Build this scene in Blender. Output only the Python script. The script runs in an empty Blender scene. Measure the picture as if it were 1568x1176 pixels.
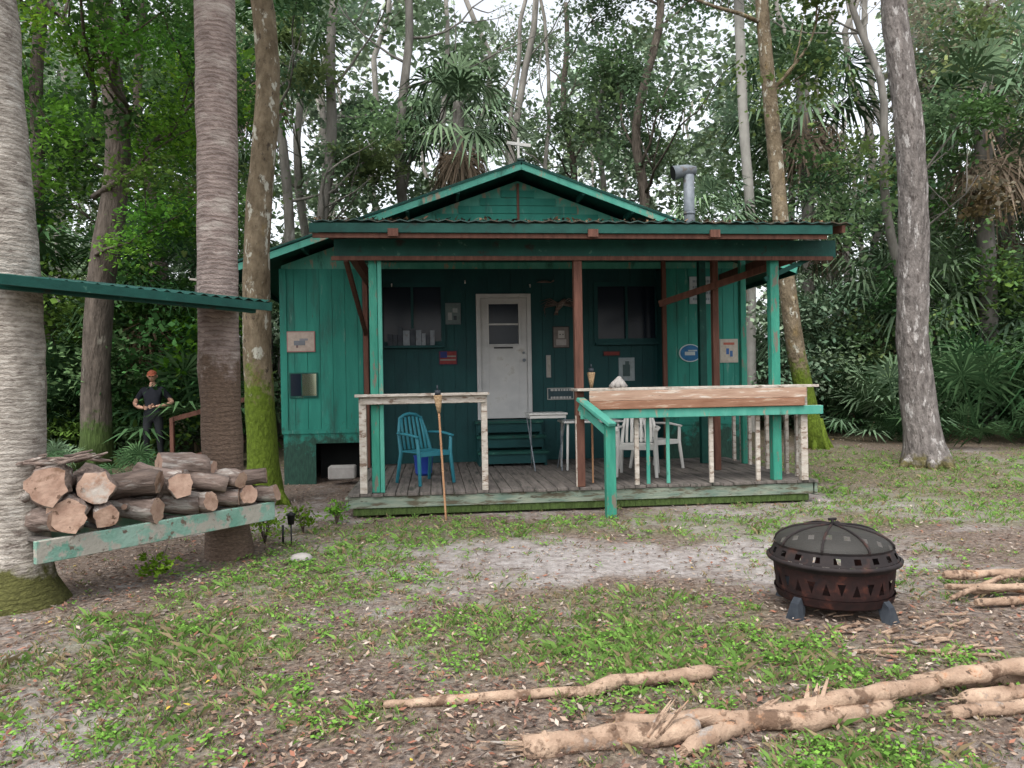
import bpy, math, random
import numpy as np
from mathutils import Vector, Matrix, noise
random.seed(7)
rng = np.random.default_rng(7)
scene = bpy.context.scene
R = math.radians

# ------------------------------------------------------------ world / light / camera
w = bpy.data.worlds.new("World"); scene.world = w; w.use_nodes = True
nt = w.node_tree; nt.nodes.clear()
sky = nt.nodes.new('ShaderNodeTexSky'); sky.sky_type = 'NISHITA'; sky.sun_disc = False
SUN_EL, SUN_AZ = R(58), R(200)
sky.sun_elevation = SUN_EL; sky.sun_rotation = SUN_AZ; sky.dust_density = 4.0; sky.air_density = 1.0
hs = nt.nodes.new('ShaderNodeHueSaturation'); hs.inputs['Saturation'].default_value = 0.22
hs.inputs['Value'].default_value = 2.6
bg = nt.nodes.new('ShaderNodeBackground'); bg.inputs['Strength'].default_value = 0.15
wo = nt.nodes.new('ShaderNodeOutputWorld')
nt.links.new(sky.outputs[0], hs.inputs['Color']); nt.links.new(hs.outputs[0], bg.inputs['Color'])
nt.links.new(bg.outputs[0], wo.inputs['Surface'])
sl = bpy.data.lights.new("sun", 'SUN'); sl.energy = 1.1; sl.angle = R(25); sl.color = (1, .95, .88)
so = bpy.data.objects.new("sun", sl); scene.collection.objects.link(so)
sd = Vector((math.sin(SUN_AZ) * math.cos(SUN_EL), math.cos(SUN_AZ) * math.cos(SUN_EL), math.sin(SUN_EL)))
so.rotation_euler = sd.to_track_quat('Z', 'Y').to_euler(); so.location = (0, -5, 20)
cam = bpy.data.cameras.new("camera"); co = bpy.data.objects.new("camera", cam)
scene.collection.objects.link(co); scene.camera = co
cam.sensor_width = 36; cam.lens = 26.17; cam.clip_end = 2000; cam.clip_start = .05
co.location = (0, 0, 1.6); co.rotation_euler = (R(90), R(1.0), 0)
scene.view_settings.view_transform = 'Standard'
scene.view_settings.look = 'None'; scene.view_settings.exposure = 0

# ------------------------------------------------------------ materials
def mk(name, c1, c2, scale=6, stretch=(1, 1, 1), rough=.85, bump=.3, bscale=None, wear=None, moss=None,
       metal=0, spec=.25, rand=0, bdist=.02, rings=None):
    m = bpy.data.materials.new(name); m.use_nodes = True
    n = m.node_tree; N = n.nodes; L = n.links
    p = N['Principled BSDF']; p.inputs['Roughness'].default_value = rough
    p.inputs['Metallic'].default_value = metal
    p.inputs['Specular IOR Level'].default_value = spec
    tc = N.new('ShaderNodeTexCoord'); mp = N.new('ShaderNodeMapping'); mp.inputs['Scale'].default_value = stretch
    L.new(tc.outputs['Object'], mp.inputs['Vector'])
    oi = N.new('ShaderNodeObjectInfo')
    ad = N.new('ShaderNodeVectorMath'); ad.operation = 'MULTIPLY_ADD'
    ad.inputs[1].default_value = (1, 1, 1)
    cb = N.new('ShaderNodeCombineXYZ')
    mu = N.new('ShaderNodeMath'); mu.operation = 'MULTIPLY'; mu.inputs[1].default_value = 37
    L.new(oi.outputs['Random'], mu.inputs[0])
    for i in range(3): L.new(mu.outputs[0], cb.inputs[i])
    L.new(mp.outputs[0], ad.inputs[0]); L.new(cb.outputs[0], ad.inputs[2])
    def nz(sc, det=4, ro=.6, src=None):
        t = N.new('ShaderNodeTexNoise'); t.inputs['Scale'].default_value = sc
        t.inputs['Detail'].default_value = det; t.inputs['Roughness'].default_value = ro
        L.new(src or ad.outputs[0], t.inputs['Vector']); return t.outputs['Fac']
    def ramp(src, a, b, ca, cb_):
        r = N.new('ShaderNodeValToRGB'); r.color_ramp.elements[0].position = a; r.color_ramp.elements[1].position = b
        r.color_ramp.elements[0].color = (*ca, 1); r.color_ramp.elements[1].color = (*cb_, 1)
        L.new(src, r.inputs[0]); return r.outputs[0]
    def mix(f, a, b, mode='MIX'):
        x = N.new('ShaderNodeMix'); x.data_type = 'RGBA'; x.blend_type = mode
        if isinstance(f, float): x.inputs[0].default_value = f
        else: L.new(f, x.inputs[0])
        L.new(a, x.inputs[6])
        if isinstance(b, tuple): x.inputs[7].default_value = (*b, 1)
        else: L.new(b, x.inputs[7])
        return x.outputs[2]
    n1 = nz(scale)
    col = ramp(n1, .3, .7, c1, c2)
    bh = n1 if bscale is None else nz(bscale, 4)
    if rings:
        wv = N.new('ShaderNodeTexWave'); wv.wave_type = 'BANDS'; wv.bands_direction = 'Z'
        wv.inputs['Scale'].default_value = rings[0]; wv.inputs['Distortion'].default_value = rings[1]
        wv.inputs['Detail'].default_value = 4; wv.inputs['Detail Scale'].default_value = 2.5; wv.inputs['Detail Roughness'].default_value = .7
        L.new(ad.outputs[0], wv.inputs['Vector'])
        rr = ramp(wv.outputs['Fac'], .0, .35, rings[2], (1, 1, 1))
        col = mix(1.0, col, rr, 'MULTIPLY')
        m0 = N.new('ShaderNodeMath'); m0.operation = 'MULTIPLY'; m0.inputs[1].default_value = .35; L.new(wv.outputs['Fac'], m0.inputs[0])
        mm = N.new('ShaderNodeMath'); mm.operation = 'ADD'
        L.new(bh, mm.inputs[0]); L.new(m0.outputs[0], mm.inputs[1]); bh = mm.outputs[0]
    if wear:
        for (wc, lo, hi, ws) in wear:
            t = nz(ws, 5, .65)
            f = ramp(t, lo, hi, (0, 0, 0), (1, 1, 1))
            col = mix(f, col, wc)
    if moss:
        mc, z0, z1 = moss
        sx = N.new('ShaderNodeSeparateXYZ'); L.new(tc.outputs['Object'], sx.inputs[0])
        mr = N.new('ShaderNodeMapRange'); mr.inputs[1].default_value = z0; mr.inputs[2].default_value = z1
        mr.inputs[3].default_value = 1.0; mr.inputs[4].default_value = 0.0; L.new(sx.outputs[2], mr.inputs[0])
        t = nz(5, 6, .7, src=tc.outputs['Object'])
        a2 = N.new('ShaderNodeMath'); a2.operation = 'ADD'; L.new(mr.outputs[0], a2.inputs[0]); L.new(t, a2.inputs[1])
        f = ramp(a2.outputs[0], .85, 1.1, (0, 0, 0), (1, 1, 1))
        t2 = nz(30, 3); mcol = ramp(t2, .3, .7, tuple(c * .5 for c in mc), mc)
        col = mix(f, col, mcol)
    if rand:
        mr = N.new('ShaderNodeMapRange'); mr.inputs[3].default_value = 1 - rand; mr.inputs[4].default_value = 1 + rand
        L.new(oi.outputs['Random'], mr.inputs[0])
        hv = N.new('ShaderNodeHueSaturation'); L.new(mr.outputs[0], hv.inputs['Value']); L.new(col, hv.inputs['Color'])
        col = hv.outputs[0]
    L.new(col, p.inputs['Base Color'])
    if bump:
        b = N.new('ShaderNodeBump'); b.inputs['Strength'].default_value = bump; b.inputs['Distance'].default_value = bdist
        L.new(bh, b.inputs['Height']); L.new(b.outputs[0], p.inputs['Normal'])
    return m

def foliage(name, c1, c2, trans=.35, rand=.35):
    m = bpy.data.materials.new(name); m.use_nodes = True
    n = m.node_tree; N = n.nodes; L = n.links; N.clear()
    out = N.new('ShaderNodeOutputMaterial')
    at = N.new('ShaderNodeAttribute'); at.attribute_name = 'Col'
    sep = N.new('ShaderNodeSeparateColor'); L.new(at.outputs['Color'], sep.inputs[0])
    r = N.new('ShaderNodeMix'); r.data_type = 'RGBA'; r.inputs[6].default_value = (*c1, 1); r.inputs[7].default_value = (*c2, 1)
    L.new(sep.outputs[0], r.inputs[0])
    oi = N.new('ShaderNodeObjectInfo'); mr = N.new('ShaderNodeMapRange')
    mr.inputs[3].default_value = 1 - rand; mr.inputs[4].default_value = 1 + rand; L.new(oi.outputs['Random'], mr.inputs[0])
    hv = N.new('ShaderNodeHueSaturation'); L.new(r.outputs[2], hv.inputs['Color']); L.new(mr.outputs[0], hv.inputs['Value'])
    d = N.new('ShaderNodeBsdfDiffuse')
    L.new(hv.outputs[0], d.inputs['Color'])
    if trans:
        t = N.new('ShaderNodeBsdfTranslucent'); mx = N.new('ShaderNodeMixShader'); L.new(hv.outputs[0], t.inputs['Color'])
        mx.inputs[0].default_value = trans; L.new(d.outputs[0], mx.inputs[1]); L.new(t.outputs[0], mx.inputs[2])
        L.new(mx.outputs[0], out.inputs['Surface'])
    else: L.new(d.outputs[0], out.inputs['Surface'])
    return m

def vcol(name, trans=0.0):
    m = bpy.data.materials.new(name); m.use_nodes = True
    n = m.node_tree; N = n.nodes; L = n.links; N.clear(); out = N.new('ShaderNodeOutputMaterial')
    p = N.new('ShaderNodeBsdfDiffuse')
    at = N.new('ShaderNodeAttribute'); at.attribute_name = 'Col'; L.new(at.outputs['Color'], p.inputs['Color'])
    if trans:
        t = N.new('ShaderNodeBsdfTranslucent'); L.new(at.outputs['Color'], t.inputs['Color'])
        mx = N.new('ShaderNodeMixShader'); mx.inputs[0].default_value = trans
        L.new(p.outputs[0], mx.inputs[1]); L.new(t.outputs[0], mx.inputs[2]); L.new(mx.outputs[0], out.inputs['Surface'])
    else: L.new(p.outputs[0], out.inputs['Surface'])
    return m

M = {}
M['teal'] = mk('teal_paint', (.011, .135, .102), (.024, .205, .155), 2.5, (1.6, 1, .3), .65, .15, 40,
               wear=[((.025, .075, .06), .56, .75, 2.2), ((.09, .22, .18), .62, .70, 7), ((.05, .07, .05), .66, .72, 11)], moss=((.022, .07, .05), -.2, 1.5))
M['teal_shade'] = mk('porch_shade_teal', (.003, .033, .036), (.005, .052, .052), 2.5, (1, 1, .5), .6, .15, 40)  # wall teal darkened so the colour itself carries the porch shade
M['teal_lt'] = mk('light_teal_paint', (.04, .23, .175), (.09, .31, .24), 5, (1, 1, .4), .65, .3, 30,
                  wear=[((.25, .22, .16), .58, .64, 7), ((.03, .12, .09), .60, .68, 3)])
M['teal_worn'] = mk('worn_teal_board', (.10, .23, .175), (.22, .33, .275), 4, (1, 1, 1), .8, .4, 30,
                  wear=[((.30, .285, .245), .50, .56, 5), ((.12, .09, .07), .60, .66, 11)])
M['teal_dk'] = mk('trim_dark_green', (.004, .042, .034), (.008, .072, .056), 4, (1, 1, 1), .6, .2, 30,
                  wear=[((.02, .02, .015), .6, .7, 5), ((.05, .13, .10), .64, .7, 8)])
M['post_gr'] = mk('green_post_paint', (.018, .17, .12), (.045, .25, .175), 6, (2, 2, .5), .6, .3, 30,
                  wear=[((.14, .13, .10), .58, .64, 8)])
M['brown'] = mk('brown_stained_wood', (.075, .033, .023), (.145, .066, .046), 6, (3, 3, .4), .75, .4, 20)
M['wood_wh'] = mk('whitewashed_wood', (.30, .26, .215), (.52, .48, .43), 7, (1, 3, 3), .85, .4, 25,
                  wear=[((.17, .12, .09), .54, .62, 6), ((.07, .07, .04), .66, .72, 11)])
M['wood_tan'] = mk('tan_plank', (.27, .17, .12), (.44, .31, .23), 5, (.5, 3, 4), .8, .4, 25,
                   wear=[((.50, .44, .38), .54, .62, 5), ((.14, .09, .06), .64, .68, 10)])
M['wood_org'] = mk('orange_plank', (.18, .085, .05), (.28, .155, .10), 5, (.5, 3, 4), .8, .4, 25,
                   wear=[((.40, .30, .22), .58, .66, 5)])
M['deck'] = mk('deck_boards', (.065, .058, .052), (.165, .145, .13), 5, (4, .5, 1), .9, .4, 22,
               wear=[((.035, .038, .03), .56, .66, 3), ((.24, .22, .19), .66, .72, 9)])
M['deckface'] = mk('deck_edge_paint', (.10, .155, .125), (.25, .27, .21), 5, (.6, 1, 3), .9, .4, 22,
                   wear=[((.09, .08, .055), .50, .60, 6), ((.05, .04, .03), .62, .67, 9)])
M['metal_roof'] = mk('roof_metal', (.010, .035, .03), (.022, .06, .05), 3, (1, 1, 1), .5, .2, 14,
                     wear=[((.05, .035, .02), .50, .58, 7), ((.16, .15, .12), .70, .73, 18)], spec=.4)
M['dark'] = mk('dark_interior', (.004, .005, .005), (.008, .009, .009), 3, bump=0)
M['white'] = mk('white_door_paint', (.38, .38, .38), (.47, .47, .46), 4, rough=.5, bump=.05, wear=[((.32, .30, .27), .60, .72, 4)])
M['whitepl'] = mk('white_plastic', (.46, .46, .44), (.58, .57, .54), 4, rough=.45, bump=0)
M['tealpl'] = mk('teal_plastic', (.02, .13, .17), (.03, .18, .22), 4, rough=.4, bump=0)
M['bluepl'] = mk('blue_plastic', (.02, .05, .28), (.03, .07, .34), 4, rough=.4, bump=0)
M['galv'] = mk('galvanised_metal', (.11, .13, .15), (.20, .22, .24), 8, rough=.6, bump=.05, metal=.2, wear=[((.10, .09, .08), .56, .66, 6)])
M['iron'] = mk('rusty_iron', (.013, .011, .012), (.028, .021, .02), 9, rough=.75, bump=.3, metal=.1,
               wear=[((.055, .026, .02), .54, .68, 6), ((.085, .08, .08), .66, .72, 4)], spec=.25)
M['ironbowl'] = mk('rusty_bowl', (.015, .010, .010), (.036, .015, .013), 9, rough=.8, bump=.4, metal=.1, wear=[((.085, .030, .02), .55, .72, 9), ((.012, .01, .012), .56, .66, 4)], spec=.2)
M['black'] = mk('black_plastic', (.01, .01, .011), (.018, .018, .018), 9, rough=.5, bump=0)
M['steel'] = mk('leg_steel', (.022, .027, .036), (.05, .058, .068), 9, rough=.6, bump=.1, metal=.2)
M['palm1'] = mk('palm_bark', (.21, .185, .16), (.48, .44, .39), 8, (1, 1, 2.2), .95, .7, 40, rings=(3.6, 7.0, (.70, .68, .66)),
                wear=[((.13, .105, .09), .58, .68, 7), ((.54, .52, .48), .58, .72, 2.5), ((.09, .075, .06), .66, .71, 24)], moss=((.11, .11, .035), -.1, .6), bdist=.025)
M['palm2'] = mk('palm_bark_pink', (.19, .15, .135), (.37, .30, .27), 8, (1, 1, 2.2), .95, .7, 40, rings=(3.2, 6.0, (.66, .62, .60)),
                wear=[((.42, .37, .33), .56, .70, 2.5), ((.10, .08, .07), .64, .70, 20)], moss=((.165, .115, .085), 1.0, 2.5), bdist=.025)
M['bark_l'] = mk('lichen_bark', (.105, .08, .05), (.25, .20, .135), 9, (1, 1, .5), .95, 1, 22,
                 wear=[((.46, .45, .38), .58, .63, 7), ((.20, .14, .06), .60, .7, 2), ((.07, .055, .04), .62, .66, 12)], moss=((.13, .19, .02), .3, 2.7), bdist=.05)
M['bark_d'] = mk('dark_bark', (.045, .037, .03), (.14, .115, .095), 10, (1, 1, .25), .95, 1, 18,
                 wear=[((.26, .24, .20), .62, .68, 4)], moss=((.07, .11, .03), 0, 1.5), bdist=.06)
M['bark_g'] = mk('grey_bark', (.085, .075, .070), (.24, .215, .20), 12, (1, 1, .35), .95, 1, 20,
                 wear=[((.38, .36, .345), .56, .62, 9), ((.08, .068, .062), .58, .66, 14)], moss=((.16, .14, .06), -.4, .5), bdist=.07)
M['bark_far'] = mk('distant_bark', (.10, .093, .083), (.22, .205, .185), 5, (1, 1, .3), .95, .5, 10,
                   wear=[((.32, .31, .29), .62, .68, 1.5)], rand=.3)
M['bark_pale'] = mk('pale_palm_trunk', (.25, .24, .22), (.34, .33, .30), 5, (1, 1, .6), .95, .3, 14)
M['logbark'] = mk('log_bark', (.09, .065, .055), (.26, .20, .17), 12, (.4, 2, 2), .95, 1, 18, rand=.35,
                  wear=[((.34, .31, .28), .54, .62, 5)])
M['logend'] = mk('log_end_grain', (.27, .165, .12), (.46, .32, .245), 9, (.2, 1, 1), .9, .5, 22, rand=.28,
                 wear=[((.20, .12, .08), .56, .64, 4), ((.13, .08, .055), .62, .66, 12), ((.40, .36, .32), .62, .70, 3)])
M['branch'] = mk('stripped_log', (.22, .145, .10), (.40, .29, .21), 7, (1, 1, 1), .85, .8, 25,
                 wear=[((.12, .075, .05), .52, .60, 8), ((.34, .18, .10), .60, .68, 9), ((.08, .055, .04), .61, .65, 18), ((.33, .30, .27), .60, .68, 4)])
M['frond'] = foliage('palm_frond', (.035, .085, .035), (.10, .18, .08), .2)
M['frond_dead'] = foliage('dead_frond', (.10, .07, .045), (.22, .165, .11), 0)
M['frond_far'] = foliage('hazed_frond', (.075, .125, .075), (.17, .245, .14), 0)  # paler copy of the frond colour, distance haze painted in
M['frond_dead_far'] = foliage('hazed_dead_frond', (.14, .105, .075), (.25, .20, .15), 0)  # dead frond colour lightened the same way for haze
M['leaf'] = vcol('tree_leaves', .35); M['leaf_far'] = vcol('distant_leaves', 0)
M['grass'] = vcol('grass_blades', .2); M['litter'] = vcol('leaf_litter', 0)
M['skin'] = mk('skin', (.42, .24, .17), (.48, .29, .21), 6, bump=0, rough=.6)
M['shirt'] = mk('black_shirt', (.012, .014, .02), (.02, .022, .03), 6, bump=.1)
M['trouser'] = mk('dark_trousers', (.018, .02, .024), (.03, .032, .036), 6, bump=.1)
M['cap'] = mk('orange_cap', (.22, .06, .035), (.28, .085, .045), 6, bump=0)
M['hair'] = mk('brown_hair', (.05, .03, .02), (.08, .05, .03), 20, bump=.2)
M['bamboo'] = mk('bamboo', (.30, .15, .08), (.45, .26, .14), 10, (2, 2, .5), .6, .2, 20)
M['wicker'] = mk('wicker', (.38, .24, .13), (.6, .45, .28), 60, (1, 1, 1), .8, .8, 80, rings=(20, .5, (.5, .4, .3)))
M['stone'] = mk('stone', (.25, .235, .22), (.36, .34, .32), 6, bump=.4)

# ------------------------------------------------------------ mesh builder
def link(o, parent=None):
    scene.collection.objects.link(o)
    if parent is not None: o.parent = parent
    return o
def empty(name, loc=(0, 0, 0), rz=0, rot=None):
    e = bpy.data.objects.new(name, None); e.empty_display_size = .2
    scene.collection.objects.link(e); e.location = loc
    e.rotation_euler = rot if rot else (0, 0, rz)
    return e
class MB:
    def __init__(s): s.v = []; s.f = []; s.m = []; s.sm = []
    def add(s, vs, fs, mat=0, smooth=False):
        o = len(s.v); s.v += [tuple(x) for x in vs]
        for f in fs: s.f.append([i + o for i in f]); s.m.append(mat); s.sm.append(smooth)
    def box(s, x0, x1, y0, y1, z0, z1, mat=0):
        vs = [(x0, y0, z0), (x1, y0, z0), (x1, y1, z0), (x0, y1, z0), (x0, y0, z1), (x1, y0, z1), (x1, y1, z1), (x0, y1, z1)]
        s.add(vs, [(0, 3, 2, 1), (4, 5, 6, 7), (0, 1, 5, 4), (1, 2, 6, 5), (2, 3, 7, 6), (3, 0, 4, 7)], mat)
    def beam(s, p, q, wd, ht, mat=0, up=(0, 0, 1), tip=1.0):
        p = Vector(p); q = Vector(q); d = (q - p).normalized(); u = Vector(up)
        if abs(d.dot(u)) > .95: u = Vector((0, 1, 0))
        a = d.cross(u).normalized() * wd / 2; b = a.cross(d).normalized() * ht / 2
        a2 = a * tip; b2 = b * tip
        vs = [p - a - b, p + a - b, p + a + b, p - a + b, q - a2 - b2, q + a2 - b2, q + a2 + b2, q - a2 + b2]
        s.add(vs, [(0, 3, 2, 1), (4, 5, 6, 7), (0, 1, 5, 4), (1, 2, 6, 5), (2, 3, 7, 6), (3, 0, 4, 7)], mat)
    def tube(s, pts, rads, seg=10, mat=0, rough=0., capmat=None, nscale=3., cap=True, flat=1.0):
        pts = [Vector(p) for p in pts]; n = len(pts)
        d0 = (pts[1] - pts[0]).normalized()
        u = Vector((1, 0, 0)) if abs(d0.x) < .8 else Vector((0, 1, 0))
        off = Vector((random.random() * 50, random.random() * 50, 0)); vs = []
        for i in range(n):
            d = (pts[min(i + 1, n - 1)] - pts[max(i - 1, 0)]).normalized()
            a = (u - d * u.dot(d)).normalized(); u = a; b = d.cross(a)
            for k in range(seg):
                t = 2 * math.pi * k / seg; dr = a * math.cos(t) + b * math.sin(t) * flat
                r = rads[i]
                if rough: r *= 1 + rough * noise.noise((pts[i] + dr * .5) * nscale + off)
                vs.append(pts[i] + dr * r)
        fs = []
        for i in range(n - 1):
            for k in range(seg):
                k2 = (k + 1) % seg
                fs.append((i * seg + k, i * seg + k2, (i + 1) * seg + k2, (i + 1) * seg + k))
        base = len(s.v); s.add(vs, fs, mat, True)
        if cap:
            cm = mat if capmat is None else capmat
            s.f.append([base + k for k in reversed(range(seg))]); s.m.append(cm); s.sm.append(False)
            s.f.append([base + (n - 1) * seg + k for k in range(seg)]); s.m.append(cm); s.sm.append(False)
    def lathe(s, prof, seg=32, mat=0, c=(0, 0, 0), a0=0, a1=2 * math.pi):
        full = abs(a1 - a0 - 2 * math.pi) < 1e-6; ns = seg if full else seg + 1
        vs = [(c[0] + r * math.cos(a0 + (a1 - a0) * k / seg), c[1] + r * math.sin(a0 + (a1 - a0) * k / seg), c[2] + z) for r, z in prof for k in range(ns)]
        fs = []
        for i in range(len(prof) - 1):
            for k in range(seg):
                k2 = (k + 1) % ns; fs.append((i * ns + k, i * ns + k2, (i + 1) * ns + k2, (i + 1) * ns + k))
        s.add(vs, fs, mat, True)
    def mesh(s, name, mats):
        me = bpy.data.meshes.new(name); me.from_pydata(s.v, [], s.f)
        for m in mats: me.materials.append(m)
        me.polygons.foreach_set('material_index', s.m); me.polygons.foreach_set('use_smooth', s.sm)
        me.update(); return me
    def obj(s, name, mats, parent=None, loc=(0, 0, 0), rot=(0, 0, 0), bevel=0):
        o = bpy.data.objects.new(name, s.mesh(name, mats)); link(o, parent); o.location = loc; o.rotation_euler = rot
        if bevel:
            b = o.modifiers.new('bevel', 'BEVEL'); b.width = bevel; b.segments = 1; b.limit_method = 'ANGLE'
        return o
def npmesh(name, verts, k, cols, mats, mi=None):
    me = bpy.data.meshes.new(name); nv = len(verts); nf = nv // k
    me.vertices.add(nv); me.vertices.foreach_set('co', verts.astype(np.float32).ravel())
    me.loops.add(nv); me.loops.foreach_set('vertex_index', np.arange(nv, dtype=np.int32))
    me.polygons.add(nf); me.polygons.foreach_set('loop_start', np.arange(0, nv, k, dtype=np.int32))
    me.polygons.foreach_set('loop_total', np.full(nf, k, dtype=np.int32))
    for m in mats: me.materials.append(m)
    if mi is not None: me.polygons.foreach_set('material_index', mi.astype(np.int32))
    ca = me.color_attributes.new('Col', 'FLOAT_COLOR', 'POINT')
    c4 = np.ones((nv, 4), np.float32); c4[:, :cols.shape[1]] = cols; ca.data.foreach_set('color', c4.ravel())
    me.update(calc_edges=True); return me

# ------------------------------------------------------------ ground
def h2(ix, iy, s):
    n = np.sin(ix * 127.1 + iy * 311.7 + s * 74.7) * 43758.5453
    return n - np.floor(n)
def vn(x, y, s=0):
    ix = np.floor(x); iy = np.floor(y); fx = x - ix; fy = y - iy
    fx = fx * fx * (3 - 2 * fx); fy = fy * fy * (3 - 2 * fy)
    return (h2(ix, iy, s) * (1 - fx) + h2(ix + 1, iy, s) * fx) * (1 - fy) + (h2(ix, iy + 1, s) * (1 - fx) + h2(ix + 1, iy + 1, s) * fx) * fy
def fbm(x, y, s=0, o=4):
    a = .5; t = 0; n = 0
    for i in range(o): t = t + a * vn(x * 2 ** i, y * 2 ** i, s + i); n += a; a *= .55
    return t / n
def sst(a, b, x):
    t = np.clip((x - a) / (b - a), 0, 1); return t * t * (3 - 2 * t)
def blob(x, y, cx, cy, rx, ry): return np.exp(-((x - cx) / rx) ** 2 - ((y - cy) / ry) ** 2)
def masks(x, y):
    f = fbm(x * .9, y * .9, 3); f2 = fbm(x * 3.1, y * 3.1, 9); f3 = fbm(x * 8, y * 8, 19, 3)
    g = f * .42 + f2 * .33 + f3 * .25 + .005
    g = g + .26 * blob(x, y, -1.9, 6.6, 1.2, 1.0) + .18 * blob(x, y, 0, 8.3, 2.6, .6) + .26 * blob(x, y, 7.8, 12.2, 4.5, 3.3) \
        + .12 * blob(x, y, -1.4, 4.4, 1.5, .8) + .12 * blob(x, y, 1.3, 4.3, 1.2, .5) + .07 * blob(x, y, 4.5, 8.5, 2.0, 1.5) + .06 * blob(x, y, .4, 4.9, 1.4, .7) + .1 * blob(x, y, -2.6, 4.8, .6, .5) + .1 * blob(x, y, 1.6, 3.0, .8, .5)
    g = g - .22 * blob(x, y, 1.2, 6.4, 1.2, .7) - .22 * blob(x, y, -3.2, 7.2, 1.2, 1.3) - .13 * blob(x, y, 3.9, 7.4, 1.6, .5) - .12 * blob(x, y, -.2, 4.1, .8, .35) - .2 * blob(x, y, 2.3, 5.0, .7, .5) - .1 * blob(x, y, -.8, 3.2, .8, .3)
    far = sst(14.5, 17.5, y + .25 * np.abs(x - 6)); left = np.clip((-x - 3.9) / 1.2, 0, 1)
    g = g - .3 * left * sst(5, 6.5, y) - .4 * far
    house = ((y > 9.2 + .1 * x) & (x > -3.6) & (x < 4.2)).astype(float)
    g = g - house * .5
    g = sst(.43, .70, g)
    s = fbm(x * .7 + 5, y * .7, 21) * .5 + fbm(x * 2.5, y * 2.5, 33) * .3 + f3 * .2 + .28 * blob(x, y, 1.3, 6.5, 1.6, .8) + .20 * blob(x, y, 4.4, 9.4, 2.6, 1.0) + .14 * blob(x, y, -2.6, 3.4, .8, .4) + .10 * blob(x, y, 2.6, 4.4, 1.5, .4) + .10 * blob(x, y, -.6, 7.3, 1.5, .6) + .10 * blob(x, y, -.6, 3.2, .8, .3)
    s = sst(.49, .70, s) * (1 - far) * (1 - left * .8)
    return g, s, np.maximum(far, left * sst(6, 8, y))
def gh(x, y):
    x = np.asarray(x, float); y = np.asarray(y, float)
    return .2 * sst(9.5, 16, y) + .06 * (fbm(x * .6, y * .6, 50) - .5) + .02 * (fbm(x * 4, y * 4, 60) - .5)
def ghf(x, y): return float(gh(np.array([x]), np.array([y]))[0])
NG = 360
t = np.linspace(-1, 1, NG)
gx = 300 * np.sinh(5.8 * t) / math.sinh(5.8); gy = 6 + 300 * np.sinh(5.8 * t) / math.sinh(5.8)
X, Y = np.meshgrid(gx, gy); Z = gh(X, Y)
vv = np.stack([X.ravel(), Y.ravel(), Z.ravel()], 1)
me = bpy.data.meshes.new('ground'); me.vertices.add(NG * NG); me.vertices.foreach_set('co', vv.astype(np.float32).ravel())
ii = (np.arange(NG - 1)[:, None] * NG + np.arange(NG - 1)[None, :]).ravel()
q = np.stack([ii, ii + 1, ii + NG + 1, ii + NG], 1).astype(np.int32)
me.loops.add(q.size); me.loops.foreach_set('vertex_index', q.ravel())
me.polygons.add(len(q)); me.polygons.foreach_set('loop_start', np.arange(0, q.size, 4, dtype=np.int32)); me.polygons.foreach_set('loop_total', np.full(len(q), 4, np.int32))
me.polygons.foreach_set('use_smooth', np.ones(len(q), bool))
g_, s_, f_ = masks(X.ravel(), Y.ravel())
ca = me.color_attributes.new('Col', 'FLOAT_COLOR', 'POINT'); ca.data.foreach_set('color', np.stack([g_, s_, f_, np.ones_like(g_)], 1).astype(np.float32).ravel())
me.update(calc_edges=True)
gm = bpy.data.materials.new('ground_soil'); gm.use_nodes = True
n = gm.node_tree; N = n.nodes; L = n.links; p = N['Principled BSDF']; p.inputs['Roughness'].default_value = .95; p.inputs['Specular IOR Level'].default_value = .1
tc = N.new('ShaderNodeTexCoord'); at = N.new('ShaderNodeAttribute'); at.attribute_name = 'Col'
sep = N.new('ShaderNodeSeparateColor'); L.new(at.outputs['Color'], sep.inputs[0])
def gnz(sc, det=5, ro=.68):
    t = N.new('ShaderNodeTexNoise'); t.inputs['Scale'].default_value = sc; t.inputs['Detail'].default_value = det; t.inputs['Roughness'].default_value = ro
    L.new(tc.outputs['Object'], t.inputs['Vector']); return t.outputs['Fac']
def grmp(src, els):
    r = N.new('ShaderNodeValToRGB'); e = r.color_ramp.elements
    while len(e) < len(els): e.new(.5)
    for i, (ps, c) in enumerate(els): e[i].position = ps; e[i].color = (*c, 1)
    L.new(src, r.inputs[0]); return r.outputs[0]
def gmix(f, a, b):
    x = N.new('ShaderNodeMix'); x.data_type = 'RGBA'; L.new(f, x.inputs[0]); L.new(a, x.inputs[6]); L.new(b, x.inputs[7]); return x.outputs[2]
NA = gnz(26); NB = gnz(10)
lit = grmp(NA, [(.3, (.05, .036, .03)), (.5, (.145, .11, .088)), (.62, (.24, .185, .15)), (.75, (.33, .28, .24))])
sand = grmp(NB, [(.3, (.19, .165, .155)), (.55, (.33, .305, .29)), (.75, (.43, .405, .395))])
grs = grmp(NA, [(.3, (.05, .06, .03)), (.5, (.12, .125, .06)), (.7, (.21, .19, .12))])
flo = grmp(NB, [(.3, (.04, .036, .024)), (.7, (.13, .11, .07))])
def jit(src, amt, nn_):
    a = N.new('ShaderNodeMath'); a.operation = 'MULTIPLY_ADD'; L.new(nn_, a.inputs[0]); a.inputs[1].default_value = amt
    b = N.new('ShaderNodeMath'); b.operation = 'SUBTRACT'; L.new(src, a.inputs[2]); L.new(a.outputs[0], b.inputs[0]); b.inputs[1].default_value = amt / 2; b.use_clamp = True
    return b.outputs[0]
NC = gnz(17)
c = gmix(jit(sep.outputs[1], 1.6, NC), lit, sand)
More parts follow.
